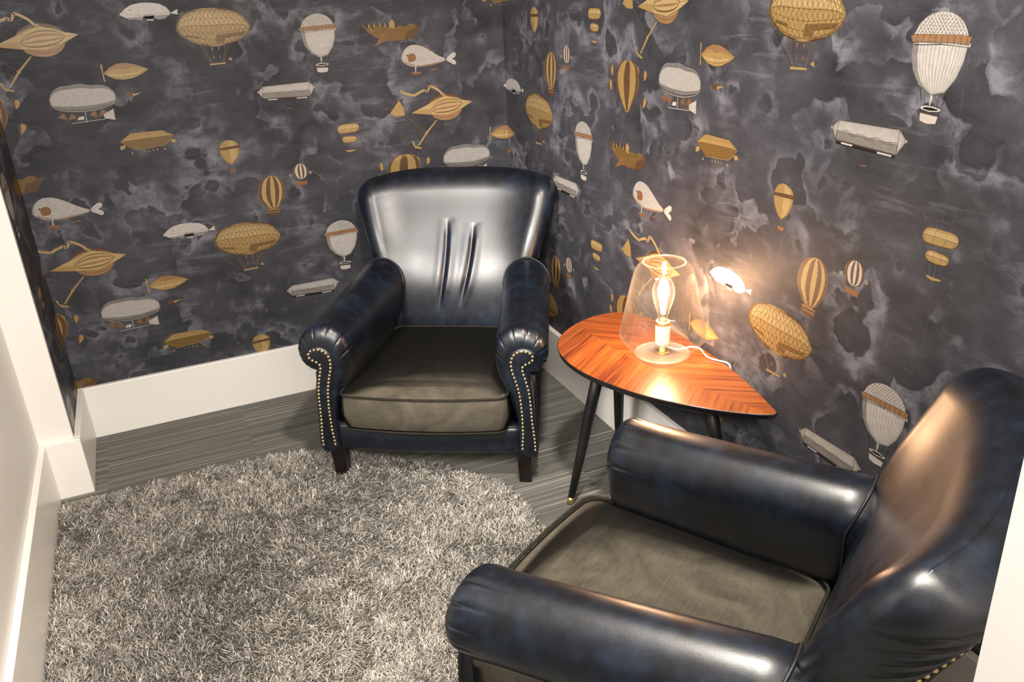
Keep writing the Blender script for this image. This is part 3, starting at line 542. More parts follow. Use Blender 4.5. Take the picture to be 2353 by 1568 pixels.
wallpaper_wall('wall_back', PX, 0, 0, CEIL, lambda u, z: Vector((u, 0, z)), Vector((0, -1, 0)), 0)
wallpaper_wall('wall_right', 0, 3.0, 0, CEIL, lambda u, z: Vector((0, -u, z)), Vector((-1, 0, 0)), 0)
wallpaper_wall('wall_pier_side', PX-.39, PX, 0, CEIL, lambda u, z: Vector((PX, u-PX, z)), Vector((1, 0, 0)), 0)

# ---------------------------------------------------------------- room shell
YF = -3.0
def wbox(name, lo, hi, mat='white_paint', bev=.0): return box(name, lo, hi, MAT[mat], bev)
wbox('floor', (-4.2, -6.2, -.1), (.1, .1, 0), 'carpet')
wbox('ceiling', (-4.2, -6.2, CEIL), (.1, .1, CEIL+.1), 'ceiling_paint')
wbox('wall_left', (-2.02, -1.85, 0), (-1.918, -.4125, CEIL))  # stops short, leaving a made-up opening for the side fill
wbox('wall_pier', (-2.02, -.30, 0), (PX-.1005, .1, CEIL))
wbox('wall_pier_front', (-2.02, -.412, 0), (PX-.0003, -.310, CEIL))
wbox('wall_front', (-.905, YF-.14, 0), (.1, YF, CEIL))
wbox('wall_corridor_left', (-4.2, -6.2, 0), (-4.1, -1.75, CEIL))
wbox('wall_corridor_back', (-4.2, -6.3, 0), (.1, -6.2, CEIL))
wbox('wall_corridor_right', (.0, -6.2, 0), (.1, YF-.14, CEIL))
wbox('wall_hall_side', (-4.1, -1.85, 0), (-2.02, -1.75, CEIL))
BH = .211; BT = .02
def bb(name, lo, hi):
    return box(name, lo, hi, MAT['trim_paint'], .0025)
bb('baseboard_back', (PX+BT-.001, -BT, 0), (-BT+.0005, 0, BH))
bb('baseboard_right', (-BT, YF, 0), (0, 0, BH))
bb('baseboard_pier_side', (PX, -.4125, 0), (PX+BT, 0, BH))
bb('baseboard_pier_front', (-1.918+BT-.001, -.412-BT, 0), (PX+BT, -.412, BH))
bb('baseboard_left', (-1.918, -1.85, 0), (-1.918+BT, -.412, BH))

# ---------------------------------------------------------------- armchair
# half outlines of one arm: distance outward from the chair's centre line, height
ARM_S = [(.285, .125), (.290, .20), (.283, .265), (.262, .335), (.238, .396), (.230, .440), (.228, .478), (.236, .514), (.254, .540), (.285, .560), (.325, .563),
         (.362, .548), (.388, .522), (.399, .492), (.399, .462), (.388, .433), (.368, .412), (.346, .402), (.339, .385), (.341, .32), (.344, .23), (.346, .125)]
ARM_P = [(.3025, .125), (.3025, .20), (.3025, .265), (.298, .335), (.288, .385), (.279, .416), (.275, .440), (.276, .462), (.285, .482), (.300, .494), (.318, .500),
         (.338, .497), (.352, .490), (.359, .478), (.3595, .465), (.354, .453), (.342, .446), (.328, .438), (.326, .425), (.343, .35), (.349, .25), (.353, .125)]
SEGN = 14
def ring_pair(n_per=SEGN):
    def seg(P):
        P = [np.array(p) for p in P]; m = len(P); out = []
        for i in range(m-1):
            p0, p1, p2, p3 = P[max(i-1, 0)], P[i], P[i+1], P[min(i+2, m-1)]
            for t in np.linspace(0, 1, n_per, endpoint=False):
                out.append(.5*((2*p1)+(-p0+p2)*t+(2*p0-5*p1+4*p2-p3)*t*t+(-p0+3*p1-3*p2+p3)*t**3))
        out.append(P[-1]); return np.array(out)
    return seg(ARM_S), seg(ARM_P)
RS, RP = ring_pair()
RS[:, 0] += .012; RP[:, 0] += .012
HEADC = np.array((.328, .462))
def arm_rise(y): return .030*max(0, min(1, (y-.08)/.5))**1.2
def make_arm(side):
    rings = []; depth = .040
    ang = np.arctan2(RS[:, 1]-HEADC[1], RS[:, 0]-HEADC[0])
    head = 1/(1+np.exp(-(RS[:, 1]-.415)/.008))
    pleats = [radians(a) for a in (-40, -8, 22, 50, 78, 106, 136, 168)]
    rr = random.Random(7)
    def add(y, shape, a):
        q = shape.copy()
        if a > 0:
            d = np.zeros(len(q))
            for k, pa in enumerate(pleats):
                dd = np.abs((ang-pa+pi) % (2*pi)-pi); d += np.exp(-(dd/.028)**2)*1.0-.16*np.exp(-((dd-.13)/.08)**2)
            v = (HEADC-q); v /= np.maximum(np.linalg.norm(v, axis=1), 1e-5)[:, None]
            q = q+v*(d*head*a)[:, None]
            lo = (1-head)*np.exp(-((RS[:, 1]-.36)/.05)**2)
            q = q+v*(lo*np.sin(RS[:, 1]*520)*.0012*min(1, a/.003))[:, None]
        f = max(0, min(1, (y-.08)/.5)); up = arm_rise(y)
        w = np.clip((q[:, 1]-.30)/.15, 0, 1)
        q = q+np.stack([-.048*max(0, min(1, y/.6))+0*w, up*w], axis=1)
        rings.append([Vector((side*p[0], y, p[1])) for p in q])
    for k in range(10):
        t = k/9*pi/2; y = depth*(1-cos(t)); s = sin(t)**.9 if t > 0 else 0
        add(y, RP+(RS-RP)*s, .0048*sin(min(t*1.25, pi))**1 if k else 0)
    for y, a in ((.048, .0036), (.06, .0022), (.075, .001), (.10, 0), (.16, 0), (.24, 0), (.32, 0), (.40, 0), (.48, 0), (.56, 0), (.655, 0)): add(y, RS, a)
    vs, fs = loft(rings, cap0=True, cap1=True)
    if side > 0: fs = [f[::-1] for f in fs]
    return mesh('arm', vs, fs)
def inset(P, d):
    n = len(P); out = []
    for i in range(n):
        a, b = P[(i-1) % n], P[(i+1) % n]; t = (b-a)/max(1e-6, np.linalg.norm(b-a)); nn = np.array((-t[1], t[0])); out.append(P[i]+nn*d)
    return np.array(out)
PANEL = spline(ARM_P, 150, True)+np.array((.012, 0))
def make_panel(side):
    # the cane shaped facing on the arm front, slightly padded
    sgn = 1
    c = np.array((.31, .3)); test = inset(PANEL, .004)
    area_ = lambda P: abs(sum(P[i][0]*P[(i+1) % len(P)][1]-P[(i+1) % len(P)][0]*P[i][1] for i in range(len(P))))
    if area_(test) > area_(PANEL): sgn = -1
    rings = []
    for d, y in ((-.0015, .004), (-.0015, -.001), (.001, -.004), (.0035, -.0055), (.0075, -.0070), (.0115, -.0074)):
        rings.append([Vector((side*p[0], y, p[1])) for p in inset(PANEL, sgn*d)])
    vs, fs = loft(rings, cap1=True)
    if side > 0: fs = [f[::-1] for f in fs]
    return mesh('front_panel', vs, fs), [(side*p[0], p[1]) for p in inset(PANEL, sgn*.0075)]

def nail_mesh():
    vs = []; fs = []; R = .0051; n = 10
    rings = []
    for a in (0, 30, 60, 80):
        rings.append([Vector((R*cos(radians(a))*cos(2*pi*k/n), -R*.62*sin(radians(a)), R*cos(radians(a))*sin(2*pi*k/n))) for k in range(n)])
    vs, fs = loft(rings, cap1=True); return mesh('nailhead', vs, fs)
NAIL = nail_mesh(); NAIL.materials.append(MAT['brass']); NAIL.polygons.foreach_set('use_smooth', [True]*len(NAIL.polygons))

def smi(z, xs, ys):      # smoothed table lookup
    o = np.linspace(-.06, .06, 13); w = np.exp(-(o/.032)**2); return float((np.interp(z+o, xs, ys)*w).sum()/w.sum())
def Wb(z):       # half width of the back at height z
    zs = [.10, .30, .45, .58, .70, .80, .90, .94]; ws = [.290, .286, .290, .318, .350, .376, .388, .388]
    return smi(z, zs, ws)
ZT = .888
def back_center(z): return (smi(z, [.1, .30, .36, .43, .5, .6, .7, .8, .9, 1.], [.597, .607, .615, .636, .660, .702, .750, .800, .842, .88]))
def back_wing(z): return (smi(z, [.1, .3, .42, .55, .68, .80, .88, ZT], [.0, .0, .008, .030, .052, .060, .064, .066]))
CREASE = [1.]
def crease(x, z):
    d = 0
    for (x0, z0, x1, z1, dep) in ((-.031, .705, -.058, .43, .0075), (.070, .690, .026, .44, .0075)):
        t = (z-z1)/(z0-z1); env = max(0, min(1, (t+.12)/.3))*max(0, min(1, (1.06-t)/.22)); xc = x1+(x0-x1)*t+.008*sin(t*pi)
        u = (x-xc)/.0085; d += env*dep*(np.exp(-u*u)-.55*np.exp(-((u-2.4)/1.7)**2)-.15*np.exp(-((u+2.6)/1.6)**2))
    return d*CREASE[0]
def back_rear(z): return (smi(z, [.1, .3, .45, .60, .72, .82, .88], [.665, .70, .74, .795, .850, .892, .905]))
def back_ring(z, h, grow=0., nf=110, ne=10, nr=60):
    W = Wb(z); rc = .062
    if z > ZT-rc: W -= rc*(1-sqrt(max(0, 1-((z-(ZT-rc))/rc)**2)))*.9
    W = max(W-h*.92, .05); a = back_wing(z); yc = back_center(z)
    def cl(s): return np.array((s*W, yc-a*abs(s)**3.2-.012*np.exp(-((z-.50)/.12)**2)*(1-s*s)))
    def nrm(s):
        e = 1e-3; t = cl(min(1, s+e))-cl(max(-1, s-e)); t /= np.linalg.norm(t); return np.array((t[1], -t[0]))   # towards the sitter
    pts = []
    for s in np.linspace(-1, 1, nf):
        p = cl(s)+nrm(s)*h; p[1] += crease(p[0], z); pts.append(p)
    for k in range(1, ne): t = k/ne*pi*.62; c = cl(1); nn = nrm(1); tt = np.array((-nn[1], nn[0])); pts.append(c+(nn*cos(t)+tt*sin(t))*h)
    p0 = pts[-1]; k = h/BH_; ye = p0[1]+.004; yr0 = back_rear(z)
    for t in np.linspace(0, pi, nr)[1:-1]:
        x = p0[0]*math.copysign(abs(cos(t))**.75, cos(t)); y = ye+(yr0-ye)*sin(t)**.50; yl = yc-a*min(1, abs(x)/W)**3.2; y = yl+(y-yl)*min(1, k/.8); pts.append(np.array((x, y+grow*sin(t))))
    for k in range(1, ne): t = (ne-k)/ne*pi*.62; c = cl(-1); nn = nrm(-1); tt = np.array((nn[1], -nn[0])); pts.append(c+(nn*cos(t)+tt*sin(t))*h)
    out = []
    for p in pts:
        q = max(0, min(1, (z-.62)/.28)); drop = .034*min(1.15, abs(p[0])/.37)**3.0*q
        out.append(Vector((p[0], p[1], z-drop)))
    return out
BH_ = .052
def pleat_corner(rings):
    for R in rings:
        for v in R:
            if .60 < v.z < .87 and abs(v.x) > .22 and v.y > .70:
                zz = v.z-.35*(v.y-.82); w = max(0, min(1, (v.y-.72)/.06))*max(0, min(1, (abs(v.x)-.24)/.05))
                k = sum(np.exp(-((zz-c)/.0042)**2)-.3*np.exp(-((zz-c-.012)/.008)**2) for c in (.672, .702, .733, .768, .800))*.0075*w
                v.x -= math.copysign(k, v.x); v.y -= k*.5
def make_back():
    rings = []; H = BH_; rt = .068
    zs = list(np.linspace(.125, .60, 40)[:-1])+list(np.linspace(.60, ZT-rt, 90))+[ZT-rt*(1-sin(t)) for t in np.linspace(0, pi/2, 13)[1:]]
    for z in zs:
        h = H*(.80+.20*min(1, max(0, (z-.3)/.25)))
        if z > ZT-rt: h = H*sqrt(max(.0004, 1-((z-(ZT-rt))/rt)**2))
        rings.append(back_ring(z, h))
    pleat_corner(rings)
    R = rings[-1]; fr = R[:110]; rr_ = sorted(R[118:178], key=lambda v: v.x); last = []
    for v in R:
        ya = float(np.interp(v.x, [u.x for u in fr], [u.y for u in fr])); yb = float(np.interp(v.x, [u.x for u in rr_], [u.y for u in rr_])); za = float(np.interp(v.x, [u.x for u in fr], [u.z for u in fr]))
        last.append(Vector((v.x*.998, (ya+yb)/2, v.z+.0008)))
    rings.append(last)
    vs, fs = loft(rings, cap0=True); return mesh('backrest', vs, fs)

def cushion(dy=0., dz=0.):
    # superellipse plan, crowned top, boxed front
    x0, x1, y0, y1, z0, z1 = -.280, .280, -.022+dy, .56, .205, .335+dz
    n = 60; rings = []
    def outline(ins, bul=0.):
        pts = []
        for k in range(4):
            cx = (x1-ins-.035) if k in (0, 1) else (x0+ins+.035); cy = (y0+ins+.03) if k in (0, 3) else (y1-ins-.05)
            r = .032 if k in (0, 3) else .05
            a0 = {0: -pi/2, 1: 0, 2: pi/2, 3: pi}[k]
            new = [(cx+r*cos(a0+t), cy+r*sin(a0+t)) for t in np.linspace(0, pi/2, 7)]
            if pts:
                a, b = pts[-1], new[0]
                pts += [(a[0]+(b[0]-a[0])*q/16, a[1]+(b[1]-a[1])*q/16) for q in range(1, 16)]
            pts += new
        a, b = pts[-1], pts[0]; pts += [(a[0]+(b[0]-a[0])*q/16, a[1]+(b[1]-a[1])*q/16) for q in range(1, 16)]
        P = spline(pts, 200, True)
        return P
    def crown(p): 
        u = (p[0])/.272; v = (p[1]-.27)/.29
        a = (max(0, 1-u*u)*max(0, 1-v*v)); return .030*a/(a+.7)*1.7
    for z, ins in ((z0, .020), (z0+.006, .008), (z0+.02, .001), (z0+.06, -.006), (z1-.03, -.003), (z1-.008, .001), (z1, .006)):
        rings.append([Vector((p[0], p[1], z)) for p in outline(ins)])
    base = outline(.006)
    for f in np.linspace(.97, .04, 26):
        c = np.array((0, .27)); rings.append([Vector((*(c+(p-c)*f), z1+crown(c+(p-c)*f)+0*f)) for p in base])
    def sh(v): t = max(0, min(1, (v[1])/.56)); return Vector((v[0]*(1-.20*t), v[1]-(.022*(1-(v[0]/.272)**2) if v[1] < .05 else 0), v[2]))
    rings = [[sh(v) for v in R] for R in rings]
    vs, fs = loft(rings, cap0=True, cap1=True)
    pipe = [(p[0], p[1], z1+.001) for p in outline(.0005)]; pipe2 = [(p[0], p[1], z0+.006) for p in outline(.006)]
    return mesh('seat_cushion', vs, fs), [sh(v) for v in pipe], [sh(v) for v in pipe2]

def side_panel(side):
    # velvet covered outside of the frame with a piped edge
    pts = [(.035, .125), (.035, .39), (.10, .397), (.30, .405), (.50, .412), (.645, .42), (.665, .30), (.655, .125)]
    tp = lambda y: .048*max(0, min(1, y/.6))
    P = []
    for i in range(len(pts)):
        a, b = np.array(pts[i]), np.array(pts[(i+1) % len(pts)])
        for t in np.linspace(0, 1, 10, endpoint=False): P.append(a+(b-a)*t)
    P = np.array(P); c = P.mean(axis=0); rings = []
    for f, x in ((1, .338), (1, .351), (.985, .355), (.9, .3565), (.5, .357)):
        rings.append([Vector((side*(x+.012-tp((c+(p-c)*f)[0])), *(c+(p-c)*f))) for p in P])
    vs, fs = loft(rings, cap1=True)
    if side < 0: fs = [f[::-1] for f in fs]
    return mesh('side_panel', vs, fs), [(side*(.3655-tp(p[0])), p[0], p[1]) for p in P]

def make_chair(loc, rz, label, group, nail_order, cush=(0., 0.)):
    r = empty('armchair', loc, rz); tag(r, label, 'armchair', group)
    b = link('backrest', make_back(), MAT['leather'], r); tag(b, None)
    # velvet outside back
    rings = []
    def zh(z): return BH_*(.80+.20*min(1, max(0, (z-.3)/.25))) if z <= ZT-.068 else BH_*sqrt(max(.0004, 1-((z-(ZT-.068))/.068)**2))
    def rear_cut(z, xl, grow):
        R = back_ring(z, zh(z), grow)[118:178]; return [Vector((max(-xl, min(xl, v.x)), v.y, v.z)) for v in R if abs(v.x) <= xl+.03]
    for z in np.linspace(.14, .785, 26):
        R = back_ring(z, zh(z), .004); R = [v for v in R if v.y > back_center(z)]; R.sort(key=lambda v: v.x)
        xs = np.linspace(-.300, .300, 40)*(1 if z > .55 else .93); rings.append([Vector((x, np.interp(x, [v.x for v in R], [v.y for v in R]), z-.004)) for x in xs])
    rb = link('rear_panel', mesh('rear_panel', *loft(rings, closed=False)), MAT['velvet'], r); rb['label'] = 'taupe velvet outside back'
    md = rb.modifiers.new('t', 'SOLIDIFY'); md.thickness = .004; md.offset = 0
    nails = []
    for s in (-1, 1):
        link('arm', make_arm(s), MAT['leather'], r)
        me, bord = make_panel(s); fp = link('front_panel', me, MAT['leather'], r)
        # welt round the facing
        w = [(s*p[0], -.0015, p[1]) for p in PANEL]; tube('facing_piping', w, .0022, MAT['leather_piping'], fp, True, 6)
        B = [np.array(p) for p in bord]; L = [0]
        for i in range(len(B)): L.append(L[-1]+np.linalg.norm(B[(i+1) % len(B)]-B[i]))
        n = int(L[-1]/.0135)
        for k in range(n):
            d = L[-1]*k/n; i = max(j for j in range(len(B)) if L[j] <= d); f = (d-L[i])/max(1e-9, L[i+1]-L[i]); p = B[i]+(B[(i+1) % len(B)]-B[i])*f
            if p[1] > .137: nails.append(('front', s, (p[0], -.0072, p[1]), 0.))
        # nails down the rear edge of the back
        for z in list(np.arange(.16, .785, .0145)):
            R = back_ring(z, zh(z), .002); R = sorted([v for v in R if v.y > back_center(z)], key=lambda v: v.x)
            yy = float(np.interp(s*(.312 if z > .55 else .29), [v.x for v in R], [v.y for v in R])); y2 = float(np.interp(s*(.322 if z > .55 else .30), [v.x for v in R], [v.y for v in R]))
            nails.append(('rear', s, (s*(.312 if z > .55 else .29), yy, z-.003), s*(pi-math.atan2(yy-y2, .01))))
        # welt where the arm meets the back
        y = .58; f = (y-.08)/.5; W = []
        for p in RS[38:262]:
            ww = min(1, max(0, (p[1]-.30)/.15)); q = np.array((p[0]-.048*y/.6, p[1]+arm_rise(y)*ww)); c = np.array((.282, .50)); q = c+(q-c)*1.012
            yy = .578+.03*max(0, (p[1]-.48)/.08)
            W.append((s*q[0], yy, q[1]))
        tube('arm_piping', W, .0036, MAT['leather_piping'], r, False, 6)
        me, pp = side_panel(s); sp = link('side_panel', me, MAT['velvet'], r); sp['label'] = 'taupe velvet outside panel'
        tube('panel_piping', pp, .0035, MAT['leather_piping'], sp, True, 6)
    # front rail
    rings = []
    for x in np.linspace(-.312, .312, 30):
        k = (x/.3)**2; yo = .012*k
        rings.append([Vector((x, yo+dy, z+(.006*k if z > .15 else 0))) for dy, z in ((.05, .112), (.004, .112), (-.006, .125), (-.010, .16), (-.008, .195), (-.002, .208), (.01, .213), (.05, .212))])
    vs, fs = loft(rings, cap0=True, cap1=True); fr = link('front_rail', mesh('front_rail', vs, [f[::-1] for f in fs]), MAT['leather'], r)
    tube('rail_piping', [(x, -.004+.012*(x/.3)**2, .211+.006*(x/.3)**2) for x in np.linspace(-.310, .310, 30)], .0038, MAT['leather_piping'], fr, False, 6)
    box('seat_deck', (-.27, .03, .13), (.27, .60, .206), MAT['leather_piping'], .004, r, None)
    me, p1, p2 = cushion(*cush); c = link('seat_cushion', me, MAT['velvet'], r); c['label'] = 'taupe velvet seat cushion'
    tube('cushion_piping', p1, .0042, MAT['velvet_piping'], c, True, 8); tube('cushion_piping', p2, .0036, MAT['velvet_piping'], c, True, 8)
    for x in (-1, 1):
        for y, dy in ((.034, 0), (.62, .05)):
            z1 = .126; rings = []
            for z, w in ((z1, .026), (.0, .020)):
                k = (z1-z)/z1; cx = x*(.320 if y < .1 else .25); cy = y+dy*k
                rings.append([Vector((cx+a*w, cy+b*w, z)) for a, b in ((-1, -1), (1, -1), (1, 1), (-1, 1))])
            me = mesh('leg', *loft(rings, cap0=True, cap1=True)); o = link('leg', me, MAT['leg_wood'], r, smooth=False)
            o['label'] = 'dark wooden leg'; md = o.modifiers.new('b', 'BEVEL'); md.width = .003; md.segments = 2
    nails.sort(key=nail_order)
    for kind, s, p, a in nails[:100]:
        o = bpy.data.objects.new('nailhead', NAIL); COL.objects.link(o); o.parent = r; o.location = p; o.rotation_euler = (0, 0, a)
    bm = bmesh.new()
    for kind, s, p, a in nails[100:]:
        t = bmesh.new(); t.from_mesh(NAIL); t.transform(Matrix.Translation(p) @ Matrix.Rotation(a, 4, 'Z')); m2 = bpy.data.meshes.new('t'); t.to_mesh(m2); t.free(); bm.from_mesh(m2); bpy.data.meshes.remove(m2)
    me = bpy.data.meshes.new('nailhead_row'); bm.to_mesh(me); bm.free(); o = link('nailhead_row', me, MAT['brass'], r); o['kind'] = 'stuff'; o['label'] = 'remaining brass upholstery nails'
    return r
C1 = make_chair((-.733, -.922, 0), radians(-31), 'navy leather armchair standing in the back corner of the room, left of the lamp table', 'matching navy leather armchairs',
                lambda n: (n[0] != 'front', -n[2][2] if n[0] == 'front' else 0))
CREASE[0] = .12
C2 = make_chair((-.740, -1.889, 0), radians(213.5), 'navy leather armchair in the right foreground, cut off by the frame and door jamb', 'matching navy leather armchairs',
                lambda n: (not (n[0] == 'rear' and n[1] > 0), n[0] != 'front'), (-.026, .015))

# ---------------------------------------------------------------- leaf-shaped side table
TZ = .53
LEAF = [(-.069, -1.815), (-.042, -1.70), (-.017, -1.55), (-.009, -1.40), (-.009, -1.25), (-.017, -1.135), (-.040, -1.075), (-.085, -1.040), (-.150, -1.030), (-.225, -1.051), (-.290, -1.088), (-.345, -1.140),
        (-.384, -1.215), (-.397, -1.300), (-.390, -1.385), (-.366, -1.470), (-.323, -1.572), (-.270, -1.655), (-.205, -1.735), (-.135, -1.800), (-.093, -1.829), (-.076, -1.831)]
def make_table():
    org = Vector((-.20, -1.36, 0)); r = empty('side_table', org)
    tag(r, 'leaf shaped side table with orange veneered top and black legs, between the two armchairs', 'side table')
    P = [np.array(p)-np.array(org[:2]) for p in spline(LEAF, 140, True)]
    c = sum(P)/len(P)
    def sc(f): return [c+(p-c)*f for p in P]
    # black edged board
    rings = [[Vector((p[0], p[1], z)) for p in sc(f)] for f, z in ((.955, TZ-.022), (.985, TZ-.017), (.998, TZ-.006), (1., TZ-.0025), (.997, TZ-.0012))]
    vs, fs = loft(rings, cap0=True, cap1=True); o = link('table_edge', mesh('table_edge', vs, fs), MAT['black_edge'], r, smooth=False); o['label'] = 'black lacquered underside and edge'
    # veneered face
    SP = np.array([(-.24, -1.03), (-.239, -1.12), (-.238, -1.187), (-.233, -1.289), (-.224, -1.376), (-.204, -1.475), (-.183, -1.569), (-.148, -1.666), (-.109, -1.776), (-.09, -1.84)])
    rings2 = []; fl = list(np.linspace(.05, .992, 14))
    vs = []; fs = []
    for f in fl: rings2.append([Vector((p[0], p[1], TZ)) for p in sc(f)])
    rings2.append([Vector((p[0], p[1], TZ-.0015)) for p in sc(.996)])
    vs, fs = loft(rings2, cap0=True); me = mesh('table_top', vs, fs); uv = me.uv_layers.new(name='UVMap')
    def tuv(x, y):
        X, Y = x+org.x, y+org.y
        sx = np.interp(-Y, -SP[:, 1], SP[:, 0]); return (-(Y+1.03), X-sx)
    for l in me.loops: v = me.vertices[l.vertex_index].co; uv.data[l.index].uv = tuv(v.x, v.y)
    o = link('table_top', me, MAT['veneer'], r, smooth=False); o['label'] = 'orange brown veneer laid in a chevron'
    for (tx, ty, bx, by) in ((-.262, -1.268, -.376, -1.253), (-.150, -1.170, -.098, -1.085), (-.120, -1.60, -.075, -1.70)):
        a = Vector((tx, ty, TZ-.02))-org; b = Vector((bx, by, 0))-org; pts = [a+(b-a)*t for t in (0, .3, .62, .955)]
        lg = tube('leg', pts, [.019, .0185, .0155, .0115], MAT['black_wood'], r, False, 16)
        tube('brass_ferrule', [a+(b-a)*t for t in (.95, 1.)], [.012, .0105], MAT['bright_brass'], lg, False, 16)
    return r
make_table()

# ---------------------------------------------------------------- glass lamp
def glass(name='clear_glass', haze=.005):
    m = bpy.data.materials.new(name); m.use_nodes = True; t = m.node_tree; t.nodes.clear()
    o = t.nodes.new('ShaderNodeOutputMaterial'); mx = t.nodes.new('ShaderNodeMixShader'); tr = t.nodes.new('ShaderNodeBsdfTransparent'); gl = t.nodes.new('ShaderNodeBsdfGlossy')
    tr.inputs[0].default_value = (.975, .975, .965, 1); gl.inputs['Roughness'].default_value = .03
    lw = t.nodes.new('ShaderNodeLayerWeight'); lw.inputs['Blend'].default_value = .5
    pw = t.nodes.new('ShaderNodeMath'); pw.operation = 'POWER'; pw.inputs[1].default_value = 3.2; t.links.new(lw.outputs['Facing'], pw.inputs[0])
    mm = t.nodes.new('ShaderNodeMath'); mm.operation = 'MULTIPLY_ADD'; mm.inputs[1].default_value = .75; mm.inputs[2].default_value = .04
    t.links.new(pw.outputs[0], mm.inputs[0]); t.links.new(mm.outputs[0], mx.inputs[0]); t.links.new(tr.outputs[0], mx.inputs[1]); t.links.new(gl.outputs[0], mx.inputs[2]); 
    df = t.nodes.new('ShaderNodeBsdfDiffuse'); df.inputs[0].default_value = (.9, .88, .85, 1); tl = t.nodes.new('ShaderNodeBsdfTranslucent'); tl.inputs[0].default_value = (.9, .88, .85, 1)
    ad = t.nodes.new('ShaderNodeMixShader'); ad.inputs[0].default_value = .5; t.links.new(df.outputs[0], ad.inputs[1]); t.links.new(tl.outputs[0], ad.inputs[2])
    m2 = t.nodes.new('ShaderNodeMixShader'); fd = t.nodes.new('ShaderNodeMath'); fd.operation = 'MULTIPLY_ADD'; fd.inputs[1].default_value = haze*6; fd.inputs[2].default_value = haze; t.links.new(pw.outputs[0], fd.inputs[0])  # pale haze mixed in, stronger at edges, to brighten the glass outline
    t.links.new(fd.outputs[0], m2.inputs[0]); t.links.new(mx.outputs[0], m2.inputs[1]); t.links.new(ad.outputs[0], m2.inputs[2]); t.links.new(m2.outputs[0], o.inputs[0])
    return m
MAT['glass'] = glass(); MAT['rim'] = glass('glass_rim', .06); MAT['bulb_glass'] = glass('bulb_glass', .004)
def emit(name, col, s):
    t = NT(name); t.set(Base_Color=col, Emission_Color=col, Emission_Strength=s); return t.m
MAT['filament'] = emit('glowing_filament', (1., .72, .42), 170)
def make_lamp():
    L = Vector((-.134, -1.394, TZ+.0005)); r = empty('table_lamp', L); tag(r, 'lit glass lamp with a bare filament bulb standing on the leaf shaped table', 'lamp')
    ctrl = [(.083, .006), (.086, .012), (.105, .036), (.1235, .058), (.1245, .068), (.1215, .085), (.108, .150), (.094, .215), (.0855, .250), (.078, .268), (.066, .280), (.0585, .285)]
    prof = [tuple(p) for p in spline(ctrl, 46, False)]
    outer = [(0.002, .0), (.06, .0), (.079, .001)]+prof
    lip = [(.0585+.0022*cos(t)-.0, .285+.0022*sin(t)) for t in np.linspace(0, pi, 6)]
    inner = [(max(0, a-.0025), b+(.002 if b < .1 else 0)) for a, b in prof[::-1]]+[(.078, .006), (.05, .005), (.002, .005)]
    g = lathe('glass_shade', outer+inner, MAT['glass'], r, 72)
    b2 = lathe('shade_rim', [(.0590+.0022*cos(t), .2850+.0022*sin(t)) for t in np.linspace(0, 2*pi, 9)], MAT['rim'], g, 72)
    lathe('glass_base', [(.002, .0054), (.060, .0054), (.0795, .0062), (.0800, .0074), (.070, .0080), (.002, .0080)], MAT['rim'], g, 72)
    lathe('base_plate', [(.001, .0082), (.020, .0082), (.0215, .0095), (.0200, .0112), (.001, .0118)], MAT['bright_brass'], r, 32)
    s = lathe('socket', [(.001, .0105), (.0085, .0105), (.009, .030), (.0205, .034), (.0215, .040), (.0215, .100), (.0195, .106), (.014, .107), (.013, .104)], MAT['socket'], r, 32)
    lathe('socket_ring', [(.0215, .096), (.0232, .098), (.0232, .104), (.0205, .107), (.0195, .106)], MAT['bright_brass'], s, 32)
    bulb = lathe('bulb', [tuple(p) for p in spline([(.0128, .104), (.0135, .118), (.0185, .138), (.0275, .166), (.0315, .190), (.0300, .210), (.0225, .228), (.011, .238), (.0015, .240)], 34, False)], MAT['bulb_glass'], r, 32)
    lathe('bulb_cap', [(.0125, .098), (.0132, .104), (.0128, .112), (.006, .116), (.001, .117)], MAT['bright_brass'], bulb, 24)
    bmv = []; bmf = []
    for k in range(6):
        a = 2*pi*k/6; a2 = a+pi/6
        vs, fs = tube_pts([(.0055*cos(a), .0055*sin(a), .128), (.0135*cos(a), .0135*sin(a), .190), (.0085*cos(a2), .0085*sin(a2), .216)], .0012, False, 6)
        o = len(bmv); bmv += vs; bmf += [tuple(i+o for i in f) for f in fs]
    link('filament', mesh('filament', bmv, bmf), MAT['filament'], bulb)
    lathe('filament_stem', [(.0035, .112), (.0032, .150), (.0015, .200), (.001, .201)], MAT['glass'], bulb, 12)
    l = bpy.data.lights.new('bulb_light', 'POINT'); l.energy = 17; l.color = (1, .54, .28); l.shadow_soft_size = .02
    lo = bpy.data.objects.new('bulb_light', l); COL.objects.link(lo); lo.parent = r; lo.location = (0, 0, .18)
    # cord: from the socket foot, out through the glass, over the table edge and down the wall
    W = [(-.134, -1.394, TZ+.030), (-.120, -1.400, TZ+.024), (-.098, -1.420, TZ+.018), (-.085, -1.432, TZ+.024), (-.068, -1.446, TZ+.030), (-.050, -1.462, TZ+.026), (-.041, -1.474, TZ+.010), (-.034, -1.490, TZ+.0035), (-.022, -1.515, TZ+.0035), (-.0105, -1.535, TZ+.003),
         (-.0052, -1.545, TZ-.006), (-.0042, -1.55, TZ-.04), (-.0045, -1.545, TZ-.10), (-.006, -1.51, TZ-.17), (-.006, -1.475, TZ-.20), (-.006, -1.468, TZ-.26), (-.026, -1.48, .215), (-.026, -1.485, .03), (-.03, -1.52, .006)]
    cv = spline([tuple(Vector(p)-L) for p in W], 110, False)
    tube('cord', [tuple(p) for p in cv], .0026, MAT['cord'], r, False, 8)
make_lamp()

